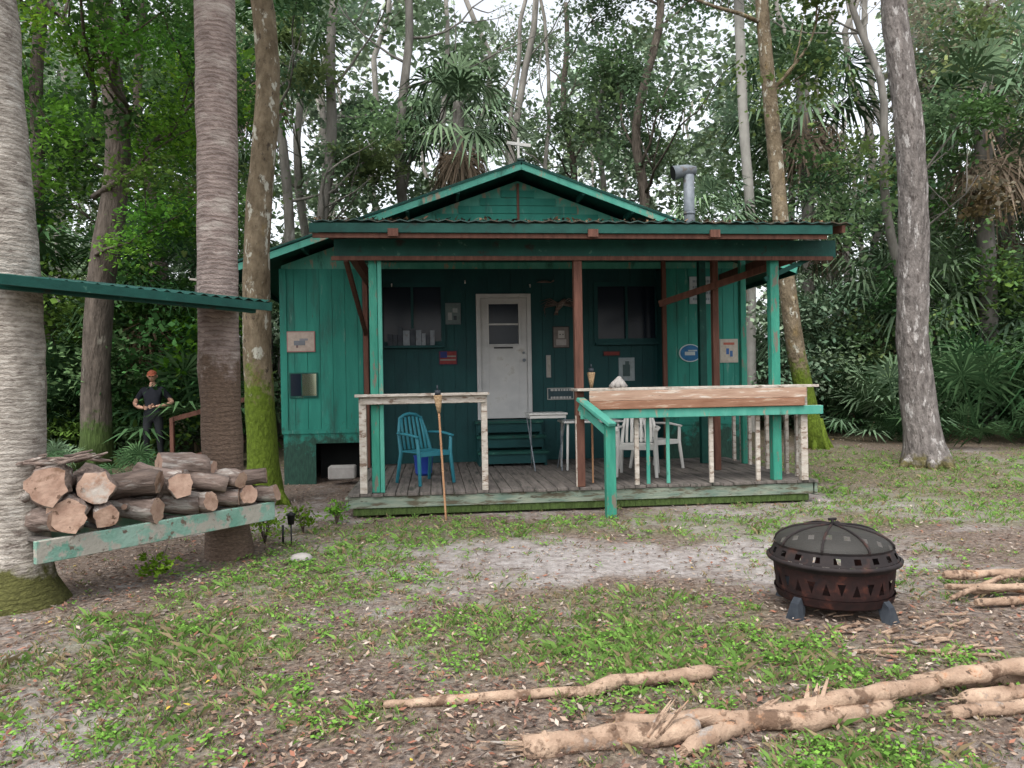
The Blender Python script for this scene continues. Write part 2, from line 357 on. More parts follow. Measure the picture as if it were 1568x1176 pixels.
g2 = N.new('ShaderNodeMath'); g2.operation = 'MULTIPLY'; L.new(jit(sep.outputs[0], 1.0, NA), g2.inputs[0]); g2.inputs[1].default_value = .6
c = gmix(g2.outputs[0], c, grs); c = gmix(sep.outputs[2], c, flo)
L.new(c, p.inputs['Base Color'])
b = N.new('ShaderNodeBump'); b.inputs['Strength'].default_value = .8; b.inputs['Distance'].default_value = .03; L.new(NA, b.inputs['Height']); L.new(b.outputs[0], p.inputs['Normal'])
me.materials.append(gm); link(bpy.data.objects.new('ground', me))

def scatter(n, y0=2.4, y1=20, wd=.80):
    u = rng.random(n); y = y0 * (y1 / y0) ** u
    x = (rng.random(n) * 2 - 1) * (y * wd + .8)
    return x, y
def offlimits(x, y):
    return (((x - 2.2) ** 2 + (y - 5.2) ** 2) < .25) | ((y > 9.15 + .105 * (x + 2)) & (x > -3.7) & (x < 4.1) & (y > 9.0))
def blades():
    x, y = scatter(58000)
    g, s, f = masks(x, y)
    keep = rng.random(len(x)) < (g * .85 + .08 * (1 - f))
    keep &= (fbm(x * 9, y * 9, 77, 2) > .42) | (rng.random(len(x)) < .3)
    keep &= ~offlimits(x, y)
    x = x[keep]; y = y[keep]; g = g[keep]
    k = 7; nt_ = len(x); big = np.repeat(.55 + 1.3 * rng.random(nt_) ** 4, k); tone = np.repeat(rng.random(nt_), k)
    x = np.repeat(x, k) + rng.normal(0, .010, nt_ * k) * (1 + np.repeat(y, k) * .12); y = np.repeat(y, k) + rng.normal(0, .010, nt_ * k) * (1 + np.repeat(y, k) * .12); g = np.repeat(g, k)
    n = len(x); z = gh(x, y)
    hgt = (.012 + .030 * rng.random(n)) * (0.6 + .6 * g) * big; wdt = (.0008 + .0011 * rng.random(n)) * (1 + y * .14)
    az = rng.random(n) * 2 * np.pi; lean = hgt * (.3 + 1.4 * rng.random(n))
    bx = np.cos(az) * wdt; by = np.sin(az) * wdt; lx = -np.sin(az) * lean; ly = np.cos(az) * lean
    P = np.zeros((n, 4, 3))
    P[:, 0] = np.stack([x - bx, y - by, z - .004], 1); P[:, 1] = np.stack([x + bx, y + by, z - .004], 1)
    P[:, 2] = np.stack([x + lx * .4 + bx * .8, y + ly * .4 + by * .8, z + hgt * .75], 1); P[:, 3] = np.stack([x + lx, y + ly, z + hgt], 1)
    dry = rng.random(n) < (.26 + .40 * (1 - g)) * (.5 + fbm(x * .8, y * .8, 95))
    v = (tone * .6 + .4 * rng.random(n))[:, None]
    ph = fbm(x * 1.3, y * 1.3, 91)[:, None]
    green = np.array([.085, .165, .04]) * (1 - v) + np.array([.21, .355, .085]) * v
    green = green * (.6 + .8 * ph)
    dryc = np.array([.26, .205, .12]) * (.6 + .8 * v)
    c = np.where(dry[:, None], dryc, green)
    return npmesh('grass', P.reshape(-1, 3), 4, np.repeat(c, 4, 0), [M['grass']])
link(bpy.data.objects.new('grass', blades()))
def leafquads(x, y, z, size, tilt, cols, name, mat, asp=.55):
    n = len(x); az = rng.random(n) * 2 * np.pi
    d = np.stack([np.cos(az), np.sin(az), np.zeros(n)], 1); pz = (rng.random(n) - .5) * 2 * tilt; d[:, 2] = np.sin(pz)
    s = np.stack([-np.sin(az), np.cos(az), (rng.random(n) - .5) * 2 * tilt], 1)
    c = np.stack([x, y, z], 1); sz = size[:, None]
    P = np.stack([c - d * sz * .5, c + s * sz * asp * .5, c + d * sz * .5, c - s * sz * asp * .5], 1)
    mid = np.minimum(P[:, :, 2].min(1) - z, 0); P[:, :, 2] -= mid[:, None] - .002
    return npmesh(name, P.reshape(-1, 3), 4, np.repeat(cols, 4, 0), [mat])
def weeds():
    x, y = scatter(16000, y1=14)
    g, s, f = masks(x, y); k = rng.random(len(x)) < g * .65 * (fbm(x * 2, y * 2, 41) > .48) + .8 * blob(x, y, -1.9, 6.6, .8, .6) + .8 * blob(x, y, -.2, 8.65, 1.6, .22)
    k &= ~offlimits(x, y)
    x = x[k]; y = y[k]; m = 9
    X = np.repeat(x, m) + rng.normal(0, .024, len(x) * m); Yy = np.repeat(y, m) + rng.normal(0, .024, len(x) * m)
    Zz = gh(X, Yy) + .006 + .035 * rng.random(len(X)); sz = (.011 + .015 * rng.random(len(X))) * (1 + Yy * .06)
    v = rng.random(len(X))[:, None]
    c = np.array([.08, .18, .03]) * (1 - v) + np.array([.20, .385, .07]) * v
    return leafquads(X, Yy, Zz, sz, .5, c, 'weeds', M['grass'], .7)
link(bpy.data.objects.new('weeds', weeds()))
def litter():
    x, y = scatter(85000, y1=22)
    g, s, f = masks(x, y); k = rng.random(len(x)) < (.74 - .26 * g - .35 * s + .2 * f + .8 * blob(x, y, -3, 7, 1, 1))
    x = x[k]; y = y[k]; z = gh(x, y) + .003 + .012 * rng.random(len(x)); sz = .016 + .04 * rng.random(len(x)) ** 1.7
    pal = np.array([[.17, .10, .075], [.22, .15, .11], [.10, .065, .05], [.30, .22, .165], [.24, .11, .075], [.20, .17, .145], [.36, .30, .25], [.12, .08, .06], [.08, .055, .045]])
    c = pal[rng.integers(0, len(pal), len(x))] * (.7 + .6 * rng.random(len(x)))[:, None]
    yel = rng.random(len(x)) < .003; c[yel] = [.45, .33, .06]
    return leafquads(x, y, z, sz, .45, c, 'leaf_litter', M['litter'], .45)
link(bpy.data.objects.new('leaf_litter', litter()))
tw = MB()
for i in range(500):
    y = 2.6 + 9 * random.random() ** 1.5; x = random.uniform(-1, 1) * (y * .8)
    if 9 < y and -3.7 < x < 4.1: continue
    a = random.random() * 6.28; l = .05 + .2 * random.random(); z = ghf(x, y) + .008
    tw.tube([(x, y, z), (x + math.cos(a) * l * .5, y + math.sin(a) * l * .5, z + .01), (x + math.cos(a + .2) * l, y + math.sin(a + .2) * l, z + .004)], [.0035, .003, .0015], 5, 0)
tw.obj('ground_twigs', [M['logbark']])

# ------------------------------------------------------------ foliage
PAL = {'near': ((.035, .08, .026), (.10, .205, .055)), 'mid': ((.055, .11, .05), (.155, .25, .105)), 'far': ((.09, .145, .08), (.21, .29, .155)),  # 'far' greens are paled to put distance haze into the leaves
       'bright': ((.07, .17, .02), (.17, .34, .05)), 'brown': ((.11, .10, .07), (.25, .22, .165))}
TINT = np.array([[1, 1, 1], [1.3, 1.08, .8], [.8, .95, 1.05], [1.1, 1.05, 1.25], [.9, 1.0, .8], [1, 1, 1]])
def leaves(name, C, S, kinds, sprays, per, leaf, parent=None, flat=.4, asp=.55, haze=False, gap=None, r=rng, shape=(1.5, 1.5, 1.1), yoff=0, mat='leaf'):
    C = np.array(C, float); S = np.array(S, float); n = len(C)
    d = r.normal(size=(n, sprays, 3)); d /= np.linalg.norm(d, axis=2)[:, :, None]
    sp = C[:, None] + d * (r.random((n, sprays)) ** .45 * (.7 + .6 * r.random((n, sprays))))[:, :, None] * np.array(shape) * S[:, None, None]
    Sr = np.repeat(S, sprays); sp = sp.reshape(-1, 3); ci = np.repeat(np.arange(n), sprays)
    if gap is not None:
        k = ~gap(sp); sp = sp[k]; Sr = Sr[k]; ci = ci[k]
    ns = len(sp); tone_s = r.random(ns)
    sc = (.30 * Sr)[:, None, None]
    off = r.normal(size=(ns, per, 3)) * sc * np.array([1, 1, flat]); off[:, :, 2] -= .3 * (off[:, :, 0] ** 2 + off[:, :, 1] ** 2) / sc[:, :, 0]
    base = (sp[:, None] + off).reshape(-1, 3); N_ = len(base)
    az = r.random(N_) * 2 * np.pi; el = r.normal(0, .5, N_)
    dv = np.stack([np.cos(az) * np.cos(el), np.sin(az) * np.cos(el), np.sin(el)], 1); sv = np.stack([-np.sin(az), np.cos(az), r.normal(0, .6, N_)], 1)
    sz = (leaf * (.55 + .9 * r.random(N_)))[:, None]
    P = np.stack([base - dv * sz * .5, base + sv * sz * asp * .5, base + dv * sz * .5, base - sv * sz * asp * .5], 1)
    c1 = np.array([PAL[k][0] for k in kinds]); c2 = np.array([PAL[k][1] for k in kinds])
    tint = TINT[r.integers(0, len(TINT), n)] * (.7 + .6 * r.random(n))[:, None]
    cl = np.repeat(ci, per); tn = (np.repeat(tone_s, per) * .6 + .4 * r.random(N_))[:, None]
    col = (c1[cl] * (1 - tn) + c2[cl] * tn) * tint[cl]
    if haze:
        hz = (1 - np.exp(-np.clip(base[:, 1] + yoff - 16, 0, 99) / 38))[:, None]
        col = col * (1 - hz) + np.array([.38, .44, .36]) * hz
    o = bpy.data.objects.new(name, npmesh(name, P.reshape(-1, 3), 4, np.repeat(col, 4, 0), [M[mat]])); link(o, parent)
    return o
def frondgeo(P, C, mi, base, az, el, L, fr, droop, col, m, r, nl=26):
    d = np.array([math.cos(az) * math.cos(el), math.sin(az) * math.cos(el), math.sin(el)]); s = np.array([-math.sin(az), math.cos(az), 0.])
    up = np.cross(d, s); up = -up if up[2] < 0 else up
    b = np.array(base, float); tip = b + d * L + np.array([0, 0, -droop * .3 * L])
    w_ = .018
    P += [b - s * w_, b + s * w_, tip + s * w_ * .6, tip - s * w_ * .6]; C.append((col * .8, .3)); mi.append(m)
    for i in range(nl):
        a = (i / (nl - 1) - .5) * R(250); ln = fr * (1 - .25 * abs(a) / R(125)) * (.85 + .3 * r.random())
        ld = d * math.cos(a) + s * math.sin(a)
        ws = (-math.sin(a) * d + math.cos(a) * s) * fr * .036
        mid = tip + ld * ln * .55 + up * .05 * fr * (1 if i % 2 else -1) - np.array([0, 0, droop * ln * .10])
        end = tip + ld * ln - np.array([0, 0, droop * ln * (.35 + .35 * r.random())])
        cc = (min(1, max(0, col + .3 * (r.random() - .5))), r.random())
        P += [tip, mid + ws, end, mid - ws]; C.append(cc); mi.append(m)
def crown(name, nf=26, seed=0, dead=7, elmin=-35, L=1.0, fr=.85, droop=.8, nl=26, far=False):
    r = random.Random(seed); P = []; C = []; mi = []
    for i in range(nf):
        el = R(elmin + (85 - elmin) * (1 - (i / nf) ** .8) + r.uniform(-8, 8))
        frondgeo(P, C, mi, (0, 0, r.uniform(-.15, .15)), i * 2.4 + r.uniform(-.3, .3), el, L * r.uniform(.8, 1.15), fr * r.uniform(.85, 1.1), droop, r.random(), 0, r, nl)
    for i in range(dead):
        frondgeo(P, C, mi, (0, 0, -.3), i * 2.4 + r.uniform(-.3, .3), R(r.uniform(-80, -50)), L * .7, fr * .8, 1.2, r.random(), 1, r, 14)
    Cn = np.array([(a, b, a) for a, b in C])
    return npmesh(name, np.array(P), 4, np.repeat(Cn, 4, 0), [M['frond_far'], M['frond_dead_far']] if far else [M['frond'], M['frond_dead']], np.array(mi))
CR = [crown('palm_crown', 26, 1), crown('palm_crown', 22, 2, 12), crown('palm_crown', 30, 3, 5)]
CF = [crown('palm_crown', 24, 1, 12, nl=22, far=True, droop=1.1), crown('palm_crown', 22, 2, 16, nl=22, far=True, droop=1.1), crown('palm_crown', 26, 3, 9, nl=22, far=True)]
PM = [crown('palmetto_fronds', 13, 4, 1, 15, .7, .6, .5, 20), crown('palmetto_fronds', 16, 5, 2, 5, .9, .65, .6, 20), crown('palmetto_fronds', 15, 6, 2, 5, .9, .65, .6, 20, far=True)]
def inst(me, loc, sc=1, parent=None, name=None, rz=None, tilt=.25):
    o = bpy.data.objects.new(name or me.name, me); link(o, parent); o.location = loc
    o.rotation_euler = (random.uniform(-tilt, tilt), random.uniform(-tilt, tilt), random.random() * 6.28 if rz is None else rz)
    o.scale = (sc, sc, sc) if not isinstance(sc, tuple) else sc
    return o

# ------------------------------------------------------------ trees
def trunk_path(h, lean=(0, 0), wob=.15, n=16, seed=0):
    r = random.Random(seed); o = r.random() * 100; pts = []
    for i in range(n):
        t = i / (n - 1); z = t * h - .15
        pts.append(Vector((lean[0] * t + wob * noise.noise((o, z * .25, 0)) - wob * noise.noise((o, 0, 0)), lean[1] * t + wob * noise.noise((0, z * .25, o)) - wob * noise.noise((0, 0, o)), z)))
    return pts
def limb(mb, p, d, ln, r, lev, rr, ends):
    pts = [Vector(p)]; n = 6; dd = Vector(d).normalized()
    for i in range(n):
        dd = (dd + Vector((rr.uniform(-.32, .32), rr.uniform(-.32, .32), rr.uniform(-.18, .28)))).normalized()
        pts.append(pts[-1] + dd * ln / n)
    mb.tube(pts, [r * (1 - .75 * i / n) for i in range(n + 1)], 7, 0, .15)
    ends.append(pts[-1]); ends.append(pts[3])
    if lev > 0:
        for k in range(rr.choice([2, 3])):
            q = pts[rr.randint(2, n - 1)]; nd = (dd + Vector((rr.uniform(-1, 1), rr.uniform(-1, 1), rr.uniform(-.3, .7)))).normalized()
            limb(mb, q, nd, ln * .6, r * .45, lev - 1, rr, ends)
def tree(name, x, y, h, r, bark, lean=(0, 0), limbs=5, z0=.4, fol='mid', clumps=8, csc=.9, wob=.25, seed=0, flare=1.7, seg=14, llen=3.0, n=22, rough=.12, topfrac=.45, lev=1):
    e = empty(name, (x, y, ghf(x, y)), 0); mb = MB(); pts = trunk_path(h, lean, wob, n, seed); rr = random.Random(seed + 99)
    rads = []
    for i, p in enumerate(pts):
        z = max(p.z, 0); rads.append(r * (1 - (1 - topfrac) * z / h) + r * (flare - 1) * math.exp(-z / .30))
    mb.tube(pts, rads, seg, 0, rough, nscale=2.2)
    if flare > 1.3:
        for k in range(6):
            a = k * 1.05 + rr.uniform(-.3, .3)
            dx, dy = math.cos(a), math.sin(a)
            mb.tube([(dx * r * .5, dy * r * .5, .6), (dx * r * .9, dy * r * .9, .22), (dx * r * flare * 1.05, dy * r * flare * 1.05, .02), (dx * r * flare * 1.35, dy * r * flare * 1.35, -.10)], [r * .22, r * .33, r * .28, r * .12], 7, 0, .2)
    ends = []
    for k in range(limbs):
        i = int(rr.uniform(z0, .95) * (n - 1)); a = rr.random() * 6.28
        limb(mb, pts[i], (math.cos(a), math.sin(a), rr.uniform(.2, 1.0)), llen * rr.uniform(.6, 1.2), rads[i] * .36, lev, rr, ends)
    mb.obj('trunk', [bark], e)
    if ends and clumps:
        C = []; S = []
        for k in range(clumps):
            p = rr.choice(ends); C.append(p + Vector((rr.uniform(-.5, .5), rr.uniform(-.5, .5), rr.uniform(-.2, .5)))); S.append(csc * rr.uniform(.5, 1.0))
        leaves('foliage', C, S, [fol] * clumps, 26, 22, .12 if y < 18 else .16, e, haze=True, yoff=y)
    return e
def palm(name, x, y, h, r, bark, lean=(0, 0), cs=1.6, seed=0, flare=1.35, wob=.12, seg=24, n=60):
    e = empty(name, (x, y, ghf(x, y))); mb = MB(); pts = trunk_path(h, lean, wob, n, seed)
    rads = [r * (1 + .07 * noise.noise((seed, p.z * 1.3, 0)) + .02 * noise.noise((seed, p.z * 9, 3))) + r * (flare - 1) * math.exp(-max(p.z, 0) / .22) for p in pts]
    mb.tube(pts, rads, seg, 0, .09, nscale=6)
    mb.obj('trunk', [bark], e)
    inst((CF if y > 17 else CR)[seed % 3], pts[-1], cs, e, 'fronds', tilt=.1)
    return e
palm('palm_tree', -3.78, 5.62, 9.5, .215, M['palm1'], (-.25, .0), 1.7, 1, 1.75)
palm('palm_tree', -2.74, 7.15, 10.5, .185, M['palm2'], (-.25, 0), 1.7, 2, 1.25)
tree('mossy_tree', -3.42, 10.2, 14, .20, M['bark_l'], (-.25, 0), 5, .65, 'near', 9, 1.0, .3, 3, 1.55, seg=20, n=40)
tree('oak_tree', -7.85, 14, 15, .27, M['bark_d'], (.3, 0), 6, .3, 'near', 16, .9, .4, 4, 1.35)
tree('oak_tree', -10.8, 17.2, 15, .2, M['bark_d'], (.2, 0), 5, .35, 'near', 12, .9, .4, 5, 1.3)
tree('oak_tree', -8.2, 17.6, 14, .14, M['bark_d'], (-.6, 0), 5, .3, 'near', 9, .8, .5, 6, 1.3)
tree('grey_tree', 7.05, 12.7, 15, .28, M['bark_g'], (-.45, 0), 4, .75, 'mid', 6, 1.0, .3, 7, 1.6, seg=24, n=60)
tree('leaning_tree', 6.15, 15.1, 14, .19, M['bark_l'], (-1.75, 0), 5, .5, 'mid', 8, .8, .3, 8, 1.4)
tree('forked_tree', -5.2, 21, 16, .21, M['bark_far'], (.2, 0), 6, .35, 'mid', 7, .7, .5, 9)
tree('forked_tree', -3.6, 22.5, 17, .2, M['bark_far'], (.6, 0), 8, .35, 'mid', 6, .7, .6, 10, llen=4)
tree('forked_tree', -6.4, 21, 16, .18, M['bark_far'], (-.2, 0), 5, .3, 'mid', 9, .8, .4, 11)
tree('crooked_tree', 9.6, 17.5, 13, .13, M['bark_far'], (-1.2, 0), 10, .2, 'mid', 5, .6, 1.0, 12, llen=3.6)
tree('dark_oak', 4.2, 26, 17, .24, M['bark_d'], (1.0, 0), 8, .45, 'near', 24, 1.2, .6, 13, llen=4)
tree('dark_oak', 1.9, 30, 17, .2, M['bark_d'], (.6, 0), 7, .35, 'near', 18, 1.2, .6, 14, llen=4)
palm('tall_palm', 6.45, 20, 15, .13, M['bark_pale'], (-.3, 0), 1.5, 4)
palm('sabal_palm', -1.4, 21.5, 9.7, .16, M['bark_far'], (0, 0), 1.35, 1)
palm('sabal_palm', 11.8, 18.5, 8.4, .2, M['bark_far'], (.1, 0), 1.5, 1)
palm('sabal_palm', -9.4, 23, 9.6, .18, M['bark_pale'], (0, 0), 1.5, 2)
palm('sabal_palm', -8.0, 16.6, 4.4, .2, M['bark_d'], (.1, 0), 1.25, 4)
palm('sabal_palm', -7.4, 22.5, 12.2, .18, M['bark_far'], (0, 0), 1.6, 5)
palm('sabal_palm', 11.9, 14.8, 2.0, .2, M['bark_d'], (0, 0), 1.25, 0)
palm('sabal_palm', 8.9, 22.5, 10.6, .18, M['bark_far'], (0, 0), 1.6, 4)
palm('sabal_palm', 14, 21, 9.8, .2, M['bark_far'], (0, 0), 1.9, 5)
palm('sabal_palm', 13.6, 19, 3.6, .2, M['bark_far'], (0, 0), 1.5, 1)
palm('sabal_palm', 10.4, 19.5, 4.2, .18, M['bark_far'], (0, 0), 1.35, 0)
palm('sabal_palm', -11.2, 15.5, 4.6, .2, M['bark_d'], (0, 0), 1.4, 3)

forest = empty('distant_forest')
def gapf(P):
    r = P[:, 0] / P[:, 1]; e = (P[:, 2] - 1.6) / P[:, 1]; nz_ = (fbm(r * 14 + 3, e * 14 + 7, 5, 3) - .5)
    o = np.abs(r - .03) < .035 + .42 * np.clip(e - .39, 0, 1) + .12 * nz_; o &= e > .38 + .2 * nz_
    o2 = (np.abs(r - .475) < .06 + .10 * nz_) & (e > .34 + .2 * nz_)
    o3 = (np.abs(r + .17) < .025 + .08 * nz_) & (e > .42)
    o4 = (fbm(r * 26, e * 26, 15, 3) > .63 - .24 * np.clip(e - .16, 0, .5)) & (e > .17)
    return o | o2 | o3 | o4
mbt = MB()
for i in range(60):
    y = random.uniform(24, 50); x = random.uniform(-.8, .8) * y; h = random.uniform(14, 22); rr_ = random.uniform(.08, .2)
    pts = [p + Vector((x, y, .1)) for p in trunk_path(h, (random.uniform(-1, 1), 0), 1.2, 12, i)]
    mbt.tube(pts, [rr_ * (1 - .5 * k / 11) for k in range(12)], 8, 0, .1)
    ends = []; ra = random.Random(i)
    if i % 2 == 0:
        for k in range(3): limb(mbt, pts[ra.randint(4, 10)], (ra.uniform(-1, 1), ra.uniform(-1, 1), ra.uniform(.3, 1)), 3.5, rr_ * .3, 1, ra, ends)
mbt.obj('distant_trunks', [M['bark_far']], forest)
def band(n, y0, y1, z0, emax, kinds, s0, s1, sprays, per, leaf, xa=-.78, xb=.78, zp=1.0, minx=None, name='foliage', mat='leaf'):
    C = []; S = []; K = []
    for i in range(n):
        y = random.uniform(y0, y1); x = random.uniform(xa, xb) * y; zt_ = 1.6 + emax * y
        z = z0 + (zt_ - z0) * random.random() ** zp
        if minx is not None and x > minx: continue
        C.append((x, y, z)); S.append(random.uniform(s0, s1)); k = random.choice(kinds)
        if x / y > .5 and .2 < (z - 1.6) / y < .5 and random.random() < .35: k = 'brown'
        K.append(k)
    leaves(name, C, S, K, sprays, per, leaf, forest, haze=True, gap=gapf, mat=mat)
band(230, 42, 58, 1, .58, ['far'], 1.9, 2.9, 20, 15, .55, name='far_canopy', mat='leaf_far')
band(70, 42, 58, 1, .14, ['far'], 1.8, 2.8, 22, 15, .55, name='far_understory', mat='leaf_far')
band(165, 29, 42, 1.5, .56, ['far', 'mid'], 1.1, 1.9, 24, 20, .30, name='middle_canopy', mat='leaf_far')
band(115, 23, 30, 1, .54, ['mid', 'far', 'near'], .8, 1.5, 24, 22, .20, name='near_canopy', zp=.9)
band(100, 20.5, 26, .3, .12, ['mid', 'far'], .8, 1.4, 26, 22, .19, name='understory', mat='leaf_far')
band(105, 14.5, 23, .5, .56, ['near', 'near', 'mid', 'bright'], .5, 1.0, 26, 24, .13, -.80, -.36, minx=-5.4, name='left_thicket')
band(80, 17, 25, .4, .50, ['near', 'mid', 'mid', 'far'], .5, 1.1, 26, 24, .14, .42, .80, name='right_thicket')
band(50, 17.5, 22, .3, .12, ['mid', 'mid', 'far'], .5, .9, 26, 22, .13, .36, .80, name='right_bushes', mat='leaf_far')
band(40, 15, 20, .3, .12, ['near', 'mid'], .5, .9, 26, 22, .13, -.80, -.40, name='left_bushes', mat='leaf_far')
und = empty('palmetto_undergrowth')
for i in range(56):
    y = random.uniform(15.5, 22); sd_ = random.choice([-1, 1]); x = sd_ * random.uniform(.42, .78) * y
    inst(random.choice(PM[:2] if sd_ < 0 else PM), (x, y, ghf(x, y) + random.uniform(.1, 1.4)), random.uniform(.8, 1.5), und, 'fronds')
for i in range(26):
    y = random.uniform(19, 26); x = random.uniform(-.6, .78) * y
    inst(random.choice(CF), (x, y, random.uniform(1.0, 8)), random.uniform(.8, 1.2), und, 'fronds')
for (x, y, s) in [(-9.3, 12.3, .9), (-8.7, 12.8, .8), (-8.2, 13.1, .6), (-6.2, 12.2, .5), (10.4, 14.9, .6), (11.6, 14.6, .7), (9.6, 15.8, .6), (12.6, 15.6, .8), (8.3, 16.4, .6)]:
    inst(random.choice(PM), (x, y, ghf(x, y) + .05), s, None, 'palmetto_plant')
ov = empty('overhanging_branches')
mb = MB(); rr = random.Random(5); ends = []
limb(mb, (-7.7, 13.8, 5.2), (1, -.8, .1), 3.5, .06, 1, rr, ends); limb(mb, (-7.7, 13.8, 6.8), (.5, -1, .1), 3.5, .06, 1, rr, ends); limb(mb, (-7.7, 13.8, 4.1), (.4, -1, .0), 2.4, .04, 1, rr, ends)
mb.obj('branches', [M['bark_d']], ov)
leaves('leaves', ends, [.4] * len(ends), ['bright' if i % 2 else 'near' for i in range(len(ends))], 30, 14, .085, ov)
def bush(name, x, y, s, kind='bright'):
    e = empty(name, (x, y, ghf(x, y))); mb = MB()
    for i in range(7):
        a = random.random() * 6.28; mb.tube([(0, 0, 0), (math.cos(a) * .08 * s, math.sin(a) * .08 * s, .3 * s), (math.cos(a) * .2 * s, math.sin(a) * .2 * s, .6 * s)], [.008, .006, .003], 5)
    mb.obj('stems', [M['logbark']], e); leaves('leaves', [(0, 0, .33 * s)], [.2 * s], [kind], 26, 12, .045 if s < 1 else .08, e)
for (x, y, s) in [(-2.55, 7.6, .8), (-2.3, 8.1, .6), (12.8, 13.8, 1.7), (13.4, 14.2, 2.0), (11.3, 14.6, 1.5), (-2.05, 8.6, .5), (-3.0, 6.2, .5)]:
    bush('leafy_shrub', x, y, s)

# ------------------------------------------------------------ cabin
P0 = Vector((-2.0, 9.0, 0)); HA = R(6)
def H(a, b, z):
    return (P0.x + a * math.cos(HA) - b * math.sin(HA), P0.y + a * math.sin(HA) + b * math.cos(HA), z)
cabin = empty('wooden_cabin', P0, HA)
AL, AR, BW, BD, BB = -1.35, 6.31, 3.05, 3.42, 10.0
RL, RR = -.06, 4.95
ZB, ZT, PK, SL = .02, 3.5, 5.09, .365
AM = (AL + AR) / 2
mb = MB()
def planks(a0, a1, b, z0, z1, mat, facing=1, w_=.2):
    mb.box(a0, a1, b, b + .1, z0, z1, mat)
    a = a0
    while a < a1 - .01:
        e = min(a + w_ - .008, a1); mb.box(a, e, b - .010, b - .0005, z0, z1, mat); a += w_
planks(AL, RL, BW, .92, ZT, 0); planks(RR, AR, BW, .92, ZT, 0)
mb.box(AL - .02, RL, BW - .03, BW + .1, .86, .93, 0); mb.box(RR, AR + .02, BW - .03, BW + .1, .86, .93, 0)
mb.box(AL, -.85, BW - .012, BW + .05, ZB, .858, 0); mb.box(-.85, RL, BW - .012, BW + .05, .70, .858, 0); mb.box(RR, AR, BW - .012, BW + .05, ZB, .858, 0)
mb.box(-.85, RL, BW + .5, BW + .55, ZB, .7, 3)
mb.box(AL - .025, AL + .08, BW - .03, BW - .011, .93, ZT, 0); mb.box(AR - .08, AR + .025, BW - .03, BW - .011, .93, ZT, 0)
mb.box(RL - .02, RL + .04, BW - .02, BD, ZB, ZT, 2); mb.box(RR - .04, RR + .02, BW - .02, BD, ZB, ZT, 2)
DW0, DW1, DZ0, DZ1 = 1.78, 2.71, 1.0, 3.13
WIN = [(.21, 1.21, 2.32, 3.27), (3.85, 4.90, 2.33, 3.27)]
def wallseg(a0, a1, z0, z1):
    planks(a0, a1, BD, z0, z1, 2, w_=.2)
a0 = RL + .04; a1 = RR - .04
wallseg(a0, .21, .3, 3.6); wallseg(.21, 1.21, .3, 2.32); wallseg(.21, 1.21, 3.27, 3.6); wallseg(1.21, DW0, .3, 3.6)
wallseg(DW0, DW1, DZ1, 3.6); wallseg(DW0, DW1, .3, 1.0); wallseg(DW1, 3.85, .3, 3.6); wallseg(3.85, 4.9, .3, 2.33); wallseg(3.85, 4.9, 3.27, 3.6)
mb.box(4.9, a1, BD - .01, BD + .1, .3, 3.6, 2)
mb.box(AL, AL + .1, BW + .1, BB, ZB, ZT, 0); mb.box(AR - .1, AR, BW + .1, BB, ZB, ZT, 0); mb.box(AL, AR, BB, BB + .1, ZB, ZT, 0)
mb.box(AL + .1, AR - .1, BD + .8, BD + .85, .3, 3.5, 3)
zt = PK - .14
mb.add([(AL, BW, ZT), (AR, BW, ZT), (AR, BW, zt - SL * (AR - AM)), (AM, BW, zt), (AL, BW, zt - SL * (AM - AL))], [(0, 1, 2, 3, 4)], 1)
for k in range(8):
    z = 3.95 + .13 * k; hw = (zt - z - .12) / SL
    if hw > .1: mb.beam((AM - hw, BW - .012, z), (AM + hw, BW - .012, z), .02, .118, 0)
mb.beam((AM, BW - .03, 3.9), (AM, BW - .03, zt - .05), .04, .02, 4)
mb.add([(AL, BB + .1, ZT), (AR, BB + .1, ZT), (AR, BB + .1, zt - SL * (AR - AM)), (AM, BB + .1, zt), (AL, BB + .1, zt - SL * (AM - AL))], [(4, 3, 2, 1, 0)], 1)
mb.obj('walls', [M['teal'], M['teal_lt'], M['teal_shade'], M['dark'], M['brown']], cabin)
mb = MB(); HWD = 4.52; BF = 2.5
for sgn in (-1, 1):
    ea = AM + sgn * HWD; ez = PK - SL * HWD
    n_ = 60
    for j in range(n_):
        t0 = BF - .04 + (BB + .5 - BF) * j / n_; t1 = BF - .04 + (BB + .5 - BF) * (j + 1) / n_; h0 = .025 if j % 2 else 0; h1 = .025 if (j + 1) % 2 else 0
        mb.add([(AM, t0, PK + h0 + .02), (AM, t1, PK + h1 + .02), (ea + sgn * .06, t1, ez + h1), (ea + sgn * .06, t0, ez + h0)], [(0, 1, 2, 3)], 0)
    mb.add([(AM, BF, PK - .03), (AM, BB + .5, PK - .03), (ea, BB + .5, ez - .05), (ea, BF, ez - .05)], [(0, 1, 2, 3)], 1)
    mb.beam((AM, BF, PK - .055), (ea, BF, ez - .055), .03, .10, 2)
    mb.beam((AM, BF - .02, PK + .012), (ea + sgn * .06, BF - .02, ez + .012), .03, .035, 1)
    mb.beam((ea, BF, ez - .06), (ea, BB + .5, ez - .06), .03, .12, 1)
    for k in range(5):
        aa = AM + sgn * (1 + .8 * k); zz = PK - SL * (1 + .8 * k) - .09
        mb.beam((aa, BF + .02, zz), (aa, BW, zz), .05, .08, 1)
mb.beam((AM, BF - .05, PK + .04), (AM, BB + .55, PK + .04), .12, .03, 0)
mb.obj('main_roof', [M['metal_roof'], M['teal_dk'], M['teal_lt']], cabin)
mb = MB()
mb.beam((AM - .03, BF + .1, PK), (AM - .03, BF + .1, PK + .42), .035, .035, 0); mb.beam((AM - .21, BF + .1, PK + .34), (AM + .17, BF + .1, PK + .30), .04, .05, 0)
